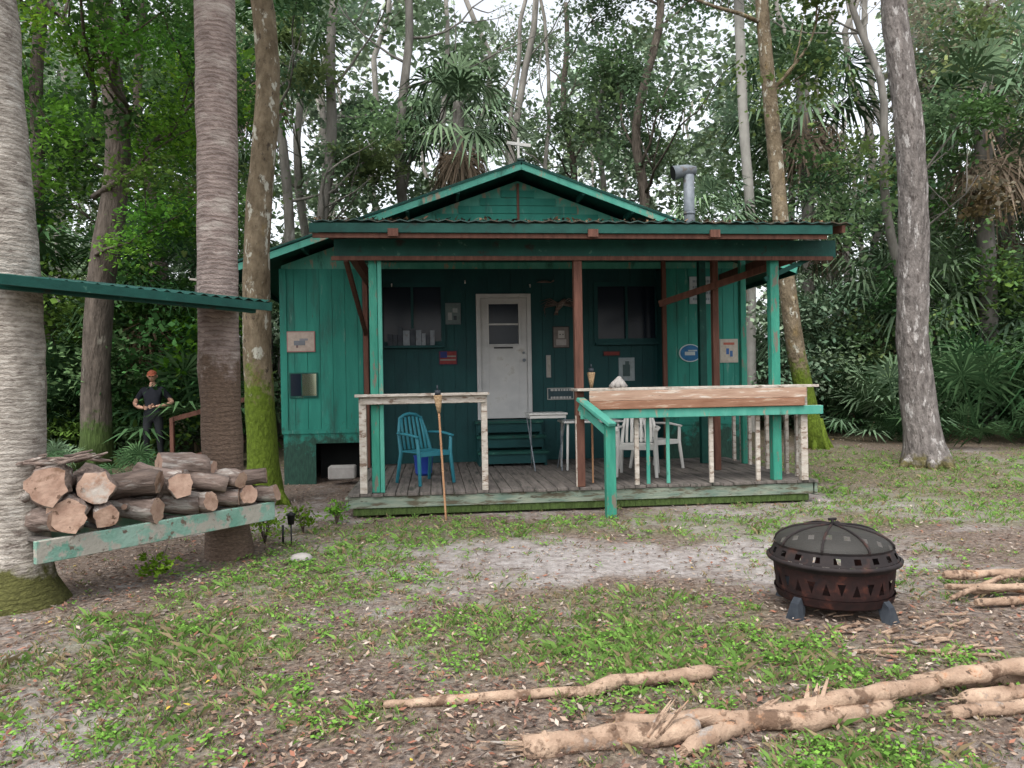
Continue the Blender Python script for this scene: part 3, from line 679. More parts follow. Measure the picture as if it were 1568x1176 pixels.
mb.obj('ridge_cross', [M['whitepl']], cabin)
mb = MB()
pa, pb = 5.15, 2.35
mb.tube([(pa, pb, 3.6), (pa, pb, 4.88)], [.085, .085], 16, 0)
mb.tube([(pa + .11, pb, 4.95), (pa - .02, pb, 4.96), (pa - .26, pb, 4.91)], [.075, .09, .115], 16, 0, capmat=1)
mb.tube([(pa, pb, 4.25), (pa, pb, 4.28)], [.095, .095], 16, 0)
mb.obj('stove_pipe', [M['galv'], M['dark']], cabin)
mb = MB(); PF, PB_ = -.47, 3.04; PL, PR = -.36, 6.22
zf, zb = 3.50, 3.93; nn = 150
for j in range(nn):
    x0 = PL + (PR - PL) * j / nn; x1 = PL + (PR - PL) * (j + 1) / nn
    h0 = .011 * math.cos(j * math.pi / 2) + .012 * noise.noise((x0 * 3, 0, 0)); h1 = .011 * math.cos((j + 1) * math.pi / 2) + .012 * noise.noise((x1 * 3, 0, 0))
    f0 = .03 * noise.noise((x0 * 5, 4, 0)); f1 = .03 * noise.noise((x1 * 5, 4, 0))
    mb.add([(x0, PF + f0, zf + h0 + .02), (x1, PF + f1, zf + h1 + .02), (x1, PB_, zb + h1 + .02), (x0, PB_, zb + h0 + .02),
            (x0, PF + f0, zf + h0 + .008), (x1, PF + f1, zf + h1 + .008), (x1, PB_, zb + h1 + .008), (x0, PB_, zb + h0 + .008)], [(0, 1, 2, 3), (4, 7, 6, 5), (0, 4, 5, 1)], 0)
for k in range(12):
    a = PL + .1 + (PR - PL - .2) * k / 11
    mb.beam((a, PF + .03, zf - .055), (a, PB_, zb - .055), .045, .09, 1)
mb.box(PL + .02, PR - .25, PF + .02, PF + .05, zf - .12, zf - .012, 2)
mb.box(PL + .05, PR - .3, PF + .06, PF + .09, zf - .175, zf - .122, 1)
for a in (.55, 2.9, 4.4):
    mb.box(a, a + .12, PF - .02, PF + .018, zf - .17, zf - .08, 1)
mb.box(-.12, 6.25, -.02, .10, 3.165, 3.385, 3)
mb.box(-.15, 6.2, -.045, -.021, 3.125, 3.175, 1)
mb.box(.0, .09, .101, BW, 3.22, 3.40, 1); mb.box(5.9, 5.99, .101, BW, 3.24, 3.40, 1)
mb.box(-.1, 6.1, BW - .1, BW - .032, 3.60, 3.78, 2)
mb.beam((-.02, .3, 3.2), (-.02, BW - .1, 2.45), .05, .09, 1)
mb.box(.1, 5.9, 1.5, 1.56, 3.52, 3.60, 1)
mb.beam((4.4, 1.6, 2.75), (5.9, .3, 3.22), .04, .09, 1)
mb.beam((5.35, .12, 2.9), (5.95, .06, 3.17), .05, .06, 2)
mb.obj('porch_roof', [M['metal_roof'], M['brown'], M['teal_dk'], M['teal_dk']], cabin)
x = rng.random(700) * 6.4 - .3; y = -.43 + rng.random(700) ** 2 * .8; z = zf + (zb - zf) * (y - PF) / (PB_ - PF) + .03
pal = np.array([[.10, .06, .04], [.2, .13, .08], [.05, .04, .03]])
lm = leafquads(x, y, z, .02 + .05 * rng.random(700), .8, pal[rng.integers(0, 3, 700)], 'roof_leaves', M['litter']); link(bpy.data.objects.new('roof_leaves', lm), cabin)
mb = MB()
def post(a, b, z0, z1, s, m): mb.box(a - s / 2, a + s / 2, b - s / 2, b + s / 2, z0, z1, m)
post(.33, .10, .3, 3.165, .10, 0); post(.41, .06, .3, 3.165, .05, 3)
post(2.86, .04, .3, 3.165, .105, 1); post(5.45, .10, .3, 3.165, .115, 0)
post(5.27, 2.2, .3, 3.6, .11, 2); post(5.13, 1.3, .3, 3.5, .09, 1); post(4.88, 2.9, .3, 3.6, .07, 1); post(-.02, 2.95, .3, 3.5, .08, 1); post(5.85, 2.0, .3, 3.5, .09, 0)
mb.obj('porch_posts', [M['post_gr'], M['brown'], M['teal_dk'], M['teal_lt']], cabin, bevel=.006)
mb = MB(); a = .0
while a < 5.9:
    dz = random.uniform(-.004, .004); mb.box(a, a + .134, -.03 + random.uniform(-.015, .015), BD - .02 if RL < a < 4.8 else BW - .03, .262 + dz, .298 + dz, 0); a += .142
mb.box(0, 5.9, .0, .04, .12, .258, 1); mb.box(.05, 5.85, .02, .06, .03, .116, 2); mb.box(-.04, -.002, .0, BW, .10, .258, 1); mb.box(5.92, 5.96, .0, BW, .10, .258, 1)
for k in range(6): mb.box(.1 + k * 1.12, .24 + k * 1.12, .1, .24, -.1, .26, 2)
for k in range(3): mb.box(.1, 5.8, .8 + k * .9, .84 + k * .9, .1, .26, 2)
mb.obj('porch_deck', [M['deck'], M['deckface'], M['bark_d']], cabin, bevel=.004)
mb = MB()
mb.box(DW0, DW0 + .07, BD - .035, BD + .06, DZ0, DZ1, 0); mb.box(DW1 - .07, DW1, BD - .035, BD + .06, DZ0, DZ1, 0)
mb.box(DW0 + .07, DW1 - .07, BD - .035, BD + .06, DZ1 - .07, DZ1, 0)
d0, d1 = DW0 + .072, DW1 - .072; wx0, wx1, wz0, wz1 = d0 + .14, d1 - .14, 2.28, 2.96
mb.box(d0, wx0, BD, BD + .04, DZ0 + .02, DZ1 - .072, 0); mb.box(wx1, d1, BD, BD + .04, DZ0 + .02, DZ1 - .072, 0)
mb.box(wx0, wx1, BD, BD + .04, DZ0 + .02, wz0, 0); mb.box(wx0, wx1, BD, BD + .04, wz1, DZ1 - .072, 0)
for (x0, x1, z0, z1) in [(wx0 - .03, wx0, wz0 - .03, wz1 + .03), (wx1, wx1 + .03, wz0 - .03, wz1 + .03), (wx0, wx1, wz0 - .03, wz0), (wx0, wx1, wz1, wz1 + .03)]: mb.box(x0, x1, BD - .018, BD - .001, z0, z1, 0)
mb.box(wx0, wx1, BD - .008, BD + .01, 2.60, 2.63, 0)
mb.box(wx0, wx1, BD + .02, BD + .025, wz0, wz1, 1)
mb.box(wx0 + .08, wx1 - .10, BD - .012, BD - .004, wz0 - .075, wz0 - .05, 3)
mb.tube([(d1 - .06, BD - .07, 2.0), (d1 - .06, BD, 2.0)], [.03, .018], 12, 2); mb.tube([(d1 - .06, BD - .02, 2.13), (d1 - .06, BD, 2.13)], [.022, .022], 12, 2)
gl = bpy.data.materials.new('window_glass'); gl.use_nodes = True; pp = gl.node_tree.nodes['Principled BSDF']; pp.inputs['Base Color'].default_value = (.008, .014, .024, 1); pp.inputs['Roughness'].default_value = .2; pp.inputs['Specular IOR Level'].default_value = .25
mb.obj('door', [M['white'], gl, M['galv'], M['black']], cabin, bevel=.003)
mb = MB()
for (x0, x1, z0, z1) in WIN:
    mb.box(x0, x1, BD + .03, BD + .035, z0, z1, 1)
    for (u0, u1, v0, v1) in [(x0 - .05, x0 + .02, z0 - .05, z1 + .05), (x1 - .02, x1 + .05, z0 - .05, z1 + .05), (x0 + .02, x1 - .02, z1 - .02, z1 + .05), (x0 + .02, x1 - .02, z0 - .05, z0 + .02)]: mb.box(u0, u1, BD - .035, BD - .011, v0, v1, 0)
    mb.box((x0 + x1) / 2 - .02, (x0 + x1) / 2 + .02, BD - .03, BD + .02, z0 + .02, z1 - .02, 0)
    mb.box(x0 - .03, x1 + .03, BD - .12, BD - .036, z0 - .09, z0 - .05, 0)
mb.obj('windows', [M['teal_shade'], gl], cabin)
mb = MB(); xx = .3
for k in range(9):
    ww = random.uniform(.06, .12); mb.box(xx, xx + ww - .01, BD - .10, BD - .05, 2.272, 2.36 + random.uniform(.08, .22), random.choice([0, 1, 1])); xx += ww
    if xx > 1.1: break
mb.obj('sill_clutter', [M['galv'], M['steel']], cabin)
mb = MB()
mb.box(-1.24, -.80, BW - .035, BW - .012, 1.44, 1.84, 0)
gm2 = bpy.data.materials.new('mirror_pane'); gm2.use_nodes = True; pp = gm2.node_tree.nodes['Principled BSDF']; pp.inputs['Base Color'].default_value = (.45, .50, .38, 1); pp.inputs['Roughness'].default_value = .12; pp.inputs['Metallic'].default_value = .9
mb.box(-1.04, -.82, BW - .039, BW - .036, 1.47, 1.82, 1); mb.box(-1.22, -1.06, BW - .039, BW - .036, 1.47, 1.82, 2)
mb.obj('side_window', [M['teal_dk'], gm2, gl], cabin)
mb = MB()
for k, (z, b0) in enumerate([(.99, 3.12), (.76, 2.84), (.53, 2.56)]):
    mb.box(1.72, 2.85, b0 - .02, b0 + .27, z - .04, z, 0); mb.box(1.76, 2.81, b0 + .02, b0 + .04, z - .19, z - .042, 1)
for a in (1.74, 2.79): mb.box(a, a + .04, 2.62, 3.38, .3, .485, 1); mb.box(a, a + .04, 2.90, 3.38, .486, .715, 1); mb.box(a, a + .04, 3.16, 3.38, .716, .945, 1)
mb.obj('door_steps', [M['teal_dk'], M['teal_shade']], cabin)
mb = MB()
mb.box(.10, 1.72, -.10, .06, 1.47, 1.505, 0); mb.box(.16, 1.68, -.045, -.01, 1.38, 1.469, 0)
post(.185, .02, .3, 1.469, .085, 0); post(1.66, .02, .3, 1.469, .075, 0)
mb.box(.24, 1.6, -.005, .03, 1.40, 1.44, 1)
mb.box(2.80, 5.92, -.16, .28, 1.495, 1.53, 0); mb.box(2.95, 5.75, -.165, -.13, 1.37, 1.494, 2); mb.box(2.95, 5.72, -.172, -.13, 1.265, 1.368, 3)
mb.box(2.84, 5.98, -.14, -.10, 1.15, 1.262, 1); mb.box(2.84, 6.0, -.09, -.02, 1.19, 1.262, 0)
for a in (2.80, 3.55, 4.52, 5.14): mb.box(a, a + .055, -.01, .03, .3, 1.19, 0)
mb.box(5.72, 5.81, -.06, .03, .3, 1.494, 0)
for a in (3.72, 3.98): mb.box(a, a + .045, .06, .09, .3, 1.19, 1)
mb.box(5.82, 5.9, .1, 2.6, 1.44, 1.48, 0)
for k in range(8): mb.box(5.83, 5.88, .3 + k * .3, .35 + k * .3, .3, 1.44, 0)
mb.obj('railing', [M['wood_wh'], M['teal_lt'], M['wood_tan'], M['wood_org']], cabin, bevel=.005)
mb = MB()
mb.box(3.05, 3.17, -.56, -.45, -.1, 1.10, 0); mb.beam((2.84, -.10, 1.40), (3.12, -.62, 1.10), .12, .045, 1); mb.beam((2.84, -.05, 1.30), (3.08, -.52, 1.0), .03, .09, 1)
mb.obj('stair_handrail', [M['post_gr'], M['teal_lt']], cabin, bevel=.006)
mb = MB(); mb.box(-.62, -.2, BW - .35, BW - .1, .15, .36, 0); mb.obj('foundation_block', [M['stone']], cabin, bevel=.02)

def sign(name, a0, a1, z0, z1, b, frame, face, marks, shape='rect'):
    e = empty(name, H((a0 + a1) / 2, b, (z0 + z1) / 2), HA); W = (a1 - a0) / 2; Hh = (z1 - z0) / 2; mb = MB()
    if shape == 'rect':
        mb.box(-W, W, -.018, 0, -Hh, Hh, 0); mb.box(-W + .015, W - .015, -.021, -.0185, -Hh + .015, Hh - .015, 1)
    else:
        for (rr_, d, m) in [(1, -.018, 0), (.9, -.022, 1)]:
            k = 28; vs = [(W * rr_ * math.cos(6.283 * i / k), d, Hh * rr_ * math.sin(6.283 * i / k)) for i in range(k)]; vs += [(x, 0, z) for x, y, z in vs]
            mb.add(vs, [tuple(range(k))] + [(i, k + i, k + (i + 1) % k, (i + 1) % k) for i in range(k)], m)
    mats = [mk('sign_frame', frame, frame, bump=0), mk('sign_face', face, tuple(c * .7 for c in face), 14, bump=0)]
    for (x0, x1, zz0, zz1, c) in marks:
        mb.box(x0 * W, x1 * W, -.024, -.0225, zz0 * Hh, zz1 * Hh, len(mats)); mats.append(mk('sign_ink', c, tuple(q * .8 for q in c), 14, bump=0))
    mb.obj('panel', mats, e)
def text_marks(rows, c, seed=0):
    r = random.Random(seed); o = []
    for i in range(rows):
        z = .65 - 1.3 * i / max(1, rows - 1) if rows > 1 else 0; x = -.75
        while x < .7:
            w_ = r.uniform(.08, .25); o.append((x, min(x + w_, .78), z - .35 / rows, z + .35 / rows, c)); x += w_ + .06
    return o
B1 = BW - .011; B2 = BD - .011
sign('bird_picture', -1.27, -.83, 2.17, 2.50, B1, (.30, .15, .14), (.40, .33, .28), [(-.5, .3, -.35, .1, (.15, .16, .18)), (-.1, .5, .1, .3, (.2, .2, .22)), (-.35, -.2, -.6, -.35, (.15, .1, .1))])
sign('framed_picture', 1.25, 1.52, 2.62, 2.98, B2, (.10, .12, .13), (.13, .17, .17), [(-.6, -.1, -.6, .1, (.28, .3, .3)), (0, .6, .1, .5, (.25, .28, .28)), (.1, .5, -.6, -.2, (.05, .06, .07))])
sign('flag_plaque', 1.14, 1.45, 1.94, 2.18, B2, (.03, .03, .05), (.20, .04, .04), [(-.85, -.1, .0, .85, (.03, .04, .14)), (-.1, .85, .1, .3, (.2, .18, .16)), (-.85, .85, -.4, -.2, (.2, .18, .16))])
sign('portrait_picture', 3.08, 3.37, 2.20, 2.57, B2, (.03, .03, .03), (.16, .14, .13), [(-.35, .4, -.1, .6, (.36, .34, .32)), (-.6, .6, -.75, -.2, (.3, .28, .27)), (-.2, -.05, .2, .3, (.03, .03, .03)), (.15, .3, .2, .3, (.03, .03, .03))])
sign('lettered_sign', 2.97, 3.43, 1.32, 1.52, B2, (.3, .3, .28), (.04, .07, .08), text_marks(2, (.4, .4, .38)))
sign('round_blue_sign', 5.17, 5.56, 1.92, 2.22, B1, (.42, .46, .46), (.03, .13, .27), [(-.5, .4, -.25, .15, (.4, .45, .45)), (-.2, .6, .2, .35, (.35, .4, .4))], 'oval')
sign('trail_notice', 5.88, 6.2, 1.90, 2.30, B1, (.34, .32, .28), (.42, .38, .32), [(-.3, .0, -.3, .2, (.05, .12, .3)), (.1, .4, -.5, .0, (.06, .13, .28)), (-.6, .6, .5, .7, (.35, .11, .08))])
sign('paper_notice', 5.37, 5.80, 2.90, 3.36, B1, (.35, .4, .42), (.42, .47, .5), text_marks(4, (.2, .25, .28)))
sign('small_plaque', 3.95, 4.25, 2.05, 2.14, B2, (.03, .03, .03), (.18, .04, .035), [])
sign('eagle_poster', 4.22, 4.50, 1.62, 2.02, B2, (.22, .27, .29), (.28, .32, .33), [(-.5, .4, -.6, .4, (.06, .09, .09)), (-.2, .3, .4, .7, (.07, .10, .10))])
sign('long_thermometer', 2.96, 3.04, 1.70, 2.08, B2, (.25, .25, .25), (.34, .32, .28), [])
e = empty('carved_eagle', H(3.2, B2, 2.92), HA); mb = MB()
mb.tube([(-.05, -.04, -.08), (0, -.05, 0), (.06, -.05, .07), (.10, -.06, .11)], [.03, .05, .04, .02], 8, 0)
for s_ in (-1, 1):
    for k in range(6): mb.tube([(.02, -.03, .02), (s_ * (.16 + .02 * k), -.03, .12 - .03 * k), (s_ * (.34 - .02 * k), -.02, .08 - .055 * k)], [.02, .02, .006], 6, 0, flat=.4)
for k in range(3): mb.tube([(-.04, -.03, -.05), (-.09 + .03 * k, -.03, -.16)], [.02, .008], 6, 0)
mb.obj('carving', [M['logbark']], e)
e = empty('mounted_fish', H(2.95, B2, 3.32), HA); mb = MB(); mb.tube([(-.13, -.03, 0), (-.05, -.04, .01), (.05, -.04, .01), (.11, -.03, 0), (.16, -.03, .03)], [.008, .04, .035, .012, .03], 8, 0, flat=.5); mb.obj('body', [M['logbark']], e)
for (a, z) in [(1.6, 3.35), (2.7, 3.28), (.38, 3.3)]:
    e = empty('wall_hook', H(a, B2, z), HA); mb = MB(); mb.tube([(0, 0, 0), (0, -.05, 0), (0, -.06, -.05)], [.012, .012, .008], 8); mb.obj('hook', [M['whitepl']], e)

def chair(name, a, b, rz, mat, s=1.0):
    e = empty(name, H(a, b, .302), HA + rz); mb = MB()
    mb.box(-.23, .23, -.22, .22, .41, .435, 0); mb.box(-.23, .23, -.24, -.22, .37, .435, 0)
    for sx in (-1, 1):
        mb.tube([(sx * .27, -.27, 0), (sx * .25, -.22, .40), (sx * .27, -.21, .62)], [.024, .028, .022], 8)
        mb.tube([(sx * .26, .30, 0), (sx * .24, .22, .40), (sx * .22, .30, .66), (sx * .17, .35, .86)], [.024, .028, .024, .02], 8)
        mb.tube([(sx * .27, -.25, .63), (sx * .29, 0, .66), (sx * .25, .27, .66)], [.028, .032, .028], 8, flat=.6)
    for k in range(6):
        x = -.17 + .068 * k; mb.tube([(x, .23, .44), (x * .98, .28, .64), (x * .9, .335, .88 - .8 * x * x)], [.022, .022, .022], 6, flat=.35)
    mb.tube([(-.18, .345, .85), (-.09, .36, .90), (0, .365, .915), (.09, .36, .90), (.18, .345, .85)], [.025] * 5, 8)
    mb.obj('shell', [mat], e, bevel=.004); return e
chair('plastic_chair', .92, .85, R(35), M['tealpl'])
chair('plastic_chair', 3.85, .95, R(-20), M['whitepl']); chair('plastic_chair', 4.35, 1.7, R(30), M['whitepl'])
e = empty('blue_bucket', H(.88, 1.75, .3)); mb = MB(); mb.lathe([(.001, .003), (.11, .003), (.14, .28), (.15, .28), (.14, .27), (.12, .03)], 24); mb.obj('pail', [M['bluepl']], e)
e = empty('side_table', H(2.72, 1.95, .302), HA); mb = MB(); mb.box(-.29, .29, -.25, .25, .83, .86, 0); mb.box(-.27, .27, -.23, .23, .78, .829, 0)
for sx in (-1, 1):
    mb.tube([(sx * .26, -.22, .78), (sx * .2, .2, 0)], [.012] * 2, 6, 1); mb.tube([(sx * .26, .22, .78), (sx * .2, -.2, 0)], [.012] * 2, 6, 1)
mb.obj('table', [M['whitepl'], M['galv']], e, bevel=.006)
e = empty('white_table', H(3.4, 2.0, .302), HA); mb = MB(); mb.box(-.45, .45, -.3, .3, .70, .73, 0)
for sx in (-1, 1):
    for sy in (-1, 1): mb.tube([(sx * .38, sy * .24, .70), (sx * .40, sy * .26, 0)], [.02, .018], 8, 0)
mb.obj('table', [M['whitepl']], e, bevel=.006)
e = empty('white_rag', H(3.38, .12, 1.53), HA); mb = MB()
for k in range(7):
    a = k * .9; mb.tube([(math.cos(a) * .10, math.sin(a) * .06, 0), (math.cos(a) * .06, math.sin(a) * .04, .05), (.02, 0, .11 + .02 * (k % 2)), (.03, 0, .14)], [.03, .035, .025, .012], 7, 0, .5, nscale=12)
mb.obj('cloth', [M['stone']], e)
def torch(name, x, y, z0, z1, lean):
    e = empty(name, (x, y, z0)); h = z1 - z0; mb = MB(); lx = lean
    def P(t): return (lx * t, 0, h * t)
    k = 9
    for i in range(k):
        t0 = i / k * .87; t1 = (i + 1) / k * .87; mb.tube([P(t0), P(t0 + .008), P(t1 - .008), P(t1)], [.015, .0125, .0125, .015], 10, 0)
    mb.tube([P(.80), P(.86), P(.925), P(.93)], [.018, .035, .052, .05], 14, 1); mb.tube([P(.93), P(.965)], [.036, .034], 14, 2); mb.tube([P(.965), P(1.0)], [.010, .008], 8, 2)
    mb.obj('torch', [M['bamboo'], M['wicker'], M['steel']], e)
torch('tiki_torch', -.80, 8.75, ghf(-.8, 8.75) - .05, 1.60, -.08)
torch('tiki_torch', H(3.08, .33, .3)[0], H(3.08, .33, .3)[1], .30, 1.84, 0)

# ------------------------------------------------------------ fire pit
e = empty('fire_pit', (2.22, 5.2, ghf(2.2, 5.2)), R(12)); e.scale = (.96, .96, .96); mb = MB()
def panel_ring(r0, z0, r1, z1, n, hole, mat, m=.2):
    for k in range(n):
        def pt(u, v):
            a = 2 * math.pi * (k + u) / n; r = r0 + (r1 - r0) * v; return (r * math.cos(a), r * math.sin(a), z0 + (z1 - z0) * v)
        A, B, C, D = pt(0, 0), pt(1, 0), pt(1, 1), pt(0, 1)
        if hole == 'tri' and k % 2 == 0:
            mb.add([A, B, C, D, pt(.22, .22), pt(.78, .22), pt(.5, .78)], [(0, 1, 5, 4), (1, 2, 6, 5), (3, 0, 4, 6), (2, 3, 6)], mat)
        elif hole == 'tri':
            mb.add([A, B, C, D, pt(.22, .78), pt(.78, .78), pt(.5, .22)], [(0, 1, 6), (1, 2, 5, 6), (2, 3, 4, 5), (3, 0, 6, 4)], mat)
        elif hole == 'sq' and k % 2 == 0:
            mb.add([A, B, C, D, pt(.15, .25), pt(.85, .25), pt(.85, .75), pt(.15, .75)], [(0, 1, 5, 4), (1, 2, 6, 5), (2, 3, 7, 6), (3, 0, 4, 7)], mat)
        else: mb.add([A, B, C, D], [(0, 1, 2, 3)], mat)
panel_ring(.39, .10, .41, .16, 26, None, 1); panel_ring(.395, .16, .41, .31, 26, 'tri', 1); panel_ring(.41, .31, .412, .335, 26, None, 1)
mb.lathe([(.412, .335), (.425, .345), (.425, .36), (.455, .365), (.46, .385), (.44, .395)], 48, 0)
mb.lathe([(.001, .05), (.2, .055), (.33, .075), (.39, .10)], 40, 1)
panel_ring(.435, .395, .40, .47, 40, 'sq', 0)
dome = [(.40 * math.cos(t), .47 + .14 * math.sin(t)) for t in [i * math.pi / 2 / 8 for i in range(9)]]
mb.lathe([(r + .004, z) for r, z in dome[:1]] + [(.408, .485)], 40, 0)
mb.lathe(dome, 40, 3)
for k in range(8):
    a = k * math.pi / 4; mb.tube([((r + .004) * math.cos(a), (r + .004) * math.sin(a), z + .004) for r, z in dome], [.009] * 9, 6, 0)
mb.tube([(.0, 0, .60), (0, 0, .645)], [.012, .012], 8, 0); mb.tube([(-.03, 0, .65), (.03, 0, .65)], [.01, .01], 8, 0)
for k in range(4):
    a = k * math.pi / 2 + R(-70); c, s_ = math.cos(a), math.sin(a)
    pts = [(.40, .16), (.44, .12), (.47, .0), (.41, .0), (.36, .09)]
    vs = []
    for wv_ in (-.055, .055):
        for (r, z) in pts:
            ww = wv_ * (.55 if z > .05 else 1.0); vs.append((r * c - ww * s_, r * s_ + ww * c, z - .01))
    mb.add(vs, [(0, 1, 2, 3, 4), (9, 8, 7, 6, 5), (0, 5, 6, 1), (1, 6, 7, 2), (2, 7, 8, 3), (3, 8, 9, 4), (4, 9, 5, 0)], 2)
mesh_m = bpy.data.materials.new('spark_screen'); mesh_m.use_nodes = True; N = mesh_m.node_tree.nodes; L = mesh_m.node_tree.links
pp = N['Principled BSDF']; pp.inputs['Base Color'].default_value = (.03, .028, .024, 1); pp.inputs['Roughness'].default_value = .7
tr = N.new('ShaderNodeBsdfTransparent'); mx = N.new('ShaderNodeMixShader'); mx.inputs[0].default_value = .2
L.new(pp.outputs[0], mx.inputs[1]); L.new(tr.outputs[0], mx.inputs[2]); L.new(mx.outputs[0], N['Material Output'].inputs['Surface'])
mb.obj('bowl_and_lid', [M['iron'], M['ironbowl'], M['steel'], mesh_m], e)

# ------------------------------------------------------------ firewood rack + stack
rack = empty('firewood_rack'); mb = MB()
A = Vector((-3.42, 5.30, 0)); Bv = Vector((-2.28, 6.95, 0)); D = (Bv - A).normalized(); Nn = Vector((-D.y, D.x, 0))
def RP(t, n_, z): p = A + (Bv - A) * t + Nn * n_; return (p.x, p.y, z)
mb.beam(RP(-.0, 0, .455), RP(1.02, 0, .455), .045, .165, 0); mb.beam(RP(.04, .50, .455), RP(.95, .50, .455), .045, .165, 0)
for t_ in (.05, .3, .55, .8, .97): mb.beam(RP(t_, .03, .52), RP(t_, .5, .52), .09, .03, 1)
mb.beam(RP(-.12, .02, 2.36), RP(.93, -.02, 2.33), .04, .08, 3)
mb.beam(RP(-.1, .04, 2.32), RP(-.4, .0, 2.36), .04, .10, 2)
mb.obj('frame', [M['teal_worn'], M['deck'], M['teal_worn'], M['teal_dk']], rack, bevel=.005)
mb = MB(); K = 40
for j in range(K):
    t0 = -.12 + 1.1 * j / K; t1 = -.12 + 1.1 * (j + 1) / K; h0 = .012 * math.cos(j * math.pi); h1 = .012 * math.cos((j + 1) * math.pi)
    mb.add([RP(t0, -.10, 2.40 + h0), RP(t1, -.10, 2.40 + h1), RP(t1, .95, 2.56 + h1), RP(t0, .95, 2.56 + h0)], [(0, 1, 2, 3)], 0)
mb.beam(RP(-.12, -.09, 2.375), RP(.99, -.09, 2.35), .025, .07, 0); mb.beam(RP(.99, -.09, 2.36), RP(.99, .95, 2.52), .03, .07, 0)
mb.beam(RP(.95, .1, 2.33), RP(.95, .95, 2.48), .05, .06, 0); mb.beam(RP(.3, .0, 2.36), RP(.3, .95, 2.50), .04, .05, 0)
mb.obj('roof', [M['teal_dk']], rack)
bh = empty('bird_house', (-3.05, 7.6, 2.50), R(-20)); mb = MB(); mb.box(-.12, .12, -.1, .1, 0, .16, 0); mb.beam((-.16, 0, .22), (.16, 0, .17), .26, .02, 1); mb.tube([(0, -.101, .08), (0, -.104, .08)], [.025, .025], 12, 2); mb.beam((0, .0, -.25), (0, 0, 0), .04, .04, 0); mb.obj('box', [M['deck'], M['wood_wh'], M['black']], bh)
stack = empty('firewood_stack')
def log(t, z, r, ln=.48, n_=.2, yaw=0, pitch=0, fwd=0):
    p = RP(t, n_, z); mb = MB(); k = 7
    bd = random.uniform(-.03, .03)
    pts = [Vector((-ln / 2 + ln * i / (k - 1), bd * math.sin(i * .5) + random.uniform(-.006, .006), .010 * math.cos(i * 1.3))) for i in range(k)]
    tp = random.uniform(-.08, .08)
    mb.tube(pts, [r * (1 + tp * (i / (k - 1) - .5) * 2) * random.uniform(.94, 1.06) for i, _ in enumerate(pts)], 18, 0, .30, capmat=1, nscale=5)
    if random.random() < .3:
        mb.tube([(random.uniform(-.1, .1), 0, 0), (random.uniform(-.05, .05), r * .9, r * .5), (.02, r * 1.3, r * .8)], [r * .4, r * .3, r * .25], 8, 0, .2, capmat=1)
    az = math.atan2(-Nn.y, -Nn.x) + yaw
    return mb.obj('log', [M['logbark'], M['logend']], stack, p, (random.random() * 6, pitch, az))
for a in [(.15, .685, .135, .5, .2, -.35), (.28, .64, .09, .5, .2, -.3), (.40, .65, .09, .45, .18, .5, .1), (.54, .64, .09, .55, .2, .9, .05), (.66, .64, .085, .5, .2, .2), (.76, .63, .08, .5, .2, .7), (.87, .64, .09, .45, .2, .1), (.97, .62, .07, .45, .15, .5),
          (.10, .93, .14, .5, .22, -.45, .04), (.25, .87, .13, .5, .2, -.35), (.38, .83, .10, .52, .2, .75, -.08), (.50, .79, .08, .5, .2, 1.1, .1), (.60, .81, .10, .5, .16, -.5), (.70, .79, .08, .5, .2, .8, .15), (.80, .78, .08, .5, .2, .3), (.92, .76, .07, .45, .2, 1.0, -.1),
          (.66, .93, .11, .4, .3, 1.2, .1), (.54, .90, .06, .4, .25, .6, .2), (.06, .66, .08, .4, .22, .2), (.75, .93, .06, .35, .35, .3, .2)]:
    log(*a)
mb = MB()
for k in range(22):
    t_ = random.uniform(0, .25); p = Vector(RP(t_, random.uniform(0, .3), 1.06 + random.uniform(0, .06))); a = random.uniform(-.6, .6); d = Vector((math.cos(a), math.sin(a), random.uniform(-.1, .35))) * random.uniform(.15, .3)
    mb.tube([p - d * .5, p, p + d * .5], [.012, .016, .006], 6, 0, .3)
mb.obj('kindling', [M['logbark']], stack)

# ------------------------------------------------------------ fallen logs
def fallen(name, segs, seed=1, splinters=8, mat='branch'):
    rr = random.Random(seed); e = empty(name); mb = MB()
    for pts, r in segs:
        P_ = []; n_ = 26
        for i in range(n_):
            t = i / (n_ - 1) * (len(pts) - 1); k = min(int(t), len(pts) - 2); f = t - k
            q = Vector(pts[k]).lerp(Vector(pts[k + 1]), f); q += Vector((0, .025 * noise.noise((q.x * 4, seed, 0)), .015 * noise.noise((q.x * 4, 0, seed)) - .008)); P_.append(q)
        rad = [r * (.95 + .3 * noise.noise((q.x * 6, seed * 3, r * 90))) for q in P_]; rad[0] *= .75; rad[-1] *= .75
        mb.tube(P_, rad, 16, 0, .22, nscale=14)
        for k in (rr.randint(4, 9), rr.randint(14, 20)):
            q = P_[k]; d = Vector((rr.uniform(-.3, .3), rr.uniform(-1, 0), 1)).normalized(); mb.tube([q, q + d * r * .95, q + d * r * 1.25], [r * .5, r * .34, r * .2], 7, 0, .3)
        for k in range(splinters):
            en, dr = (P_[0], (P_[0] - P_[1]).normalized()) if k % 2 else (P_[-1], (P_[-1] - P_[-2]).normalized())
            o = Vector((rr.uniform(-1, 1), rr.uniform(-1, 1), rr.uniform(-.7, 1))) * r * .55
            q = en + o - dr * .05; mb.beam(q, q + dr * rr.uniform(.07, .13) + o * .4, r * rr.uniform(.25, .6), r * .18, 0, tip=.1)
    mb.obj('wood', [M[mat]], e)
fallen('broken_branch', [([(-.66, 3.66, .04), (-.1, 3.72, .045), (.38, 3.76, .055)], .028), ([(.34, 3.75, .055), (.5, 3.85, .06), (.75, 3.9, .055), (1.06, 3.99, .05)], .036)], 1, 6)
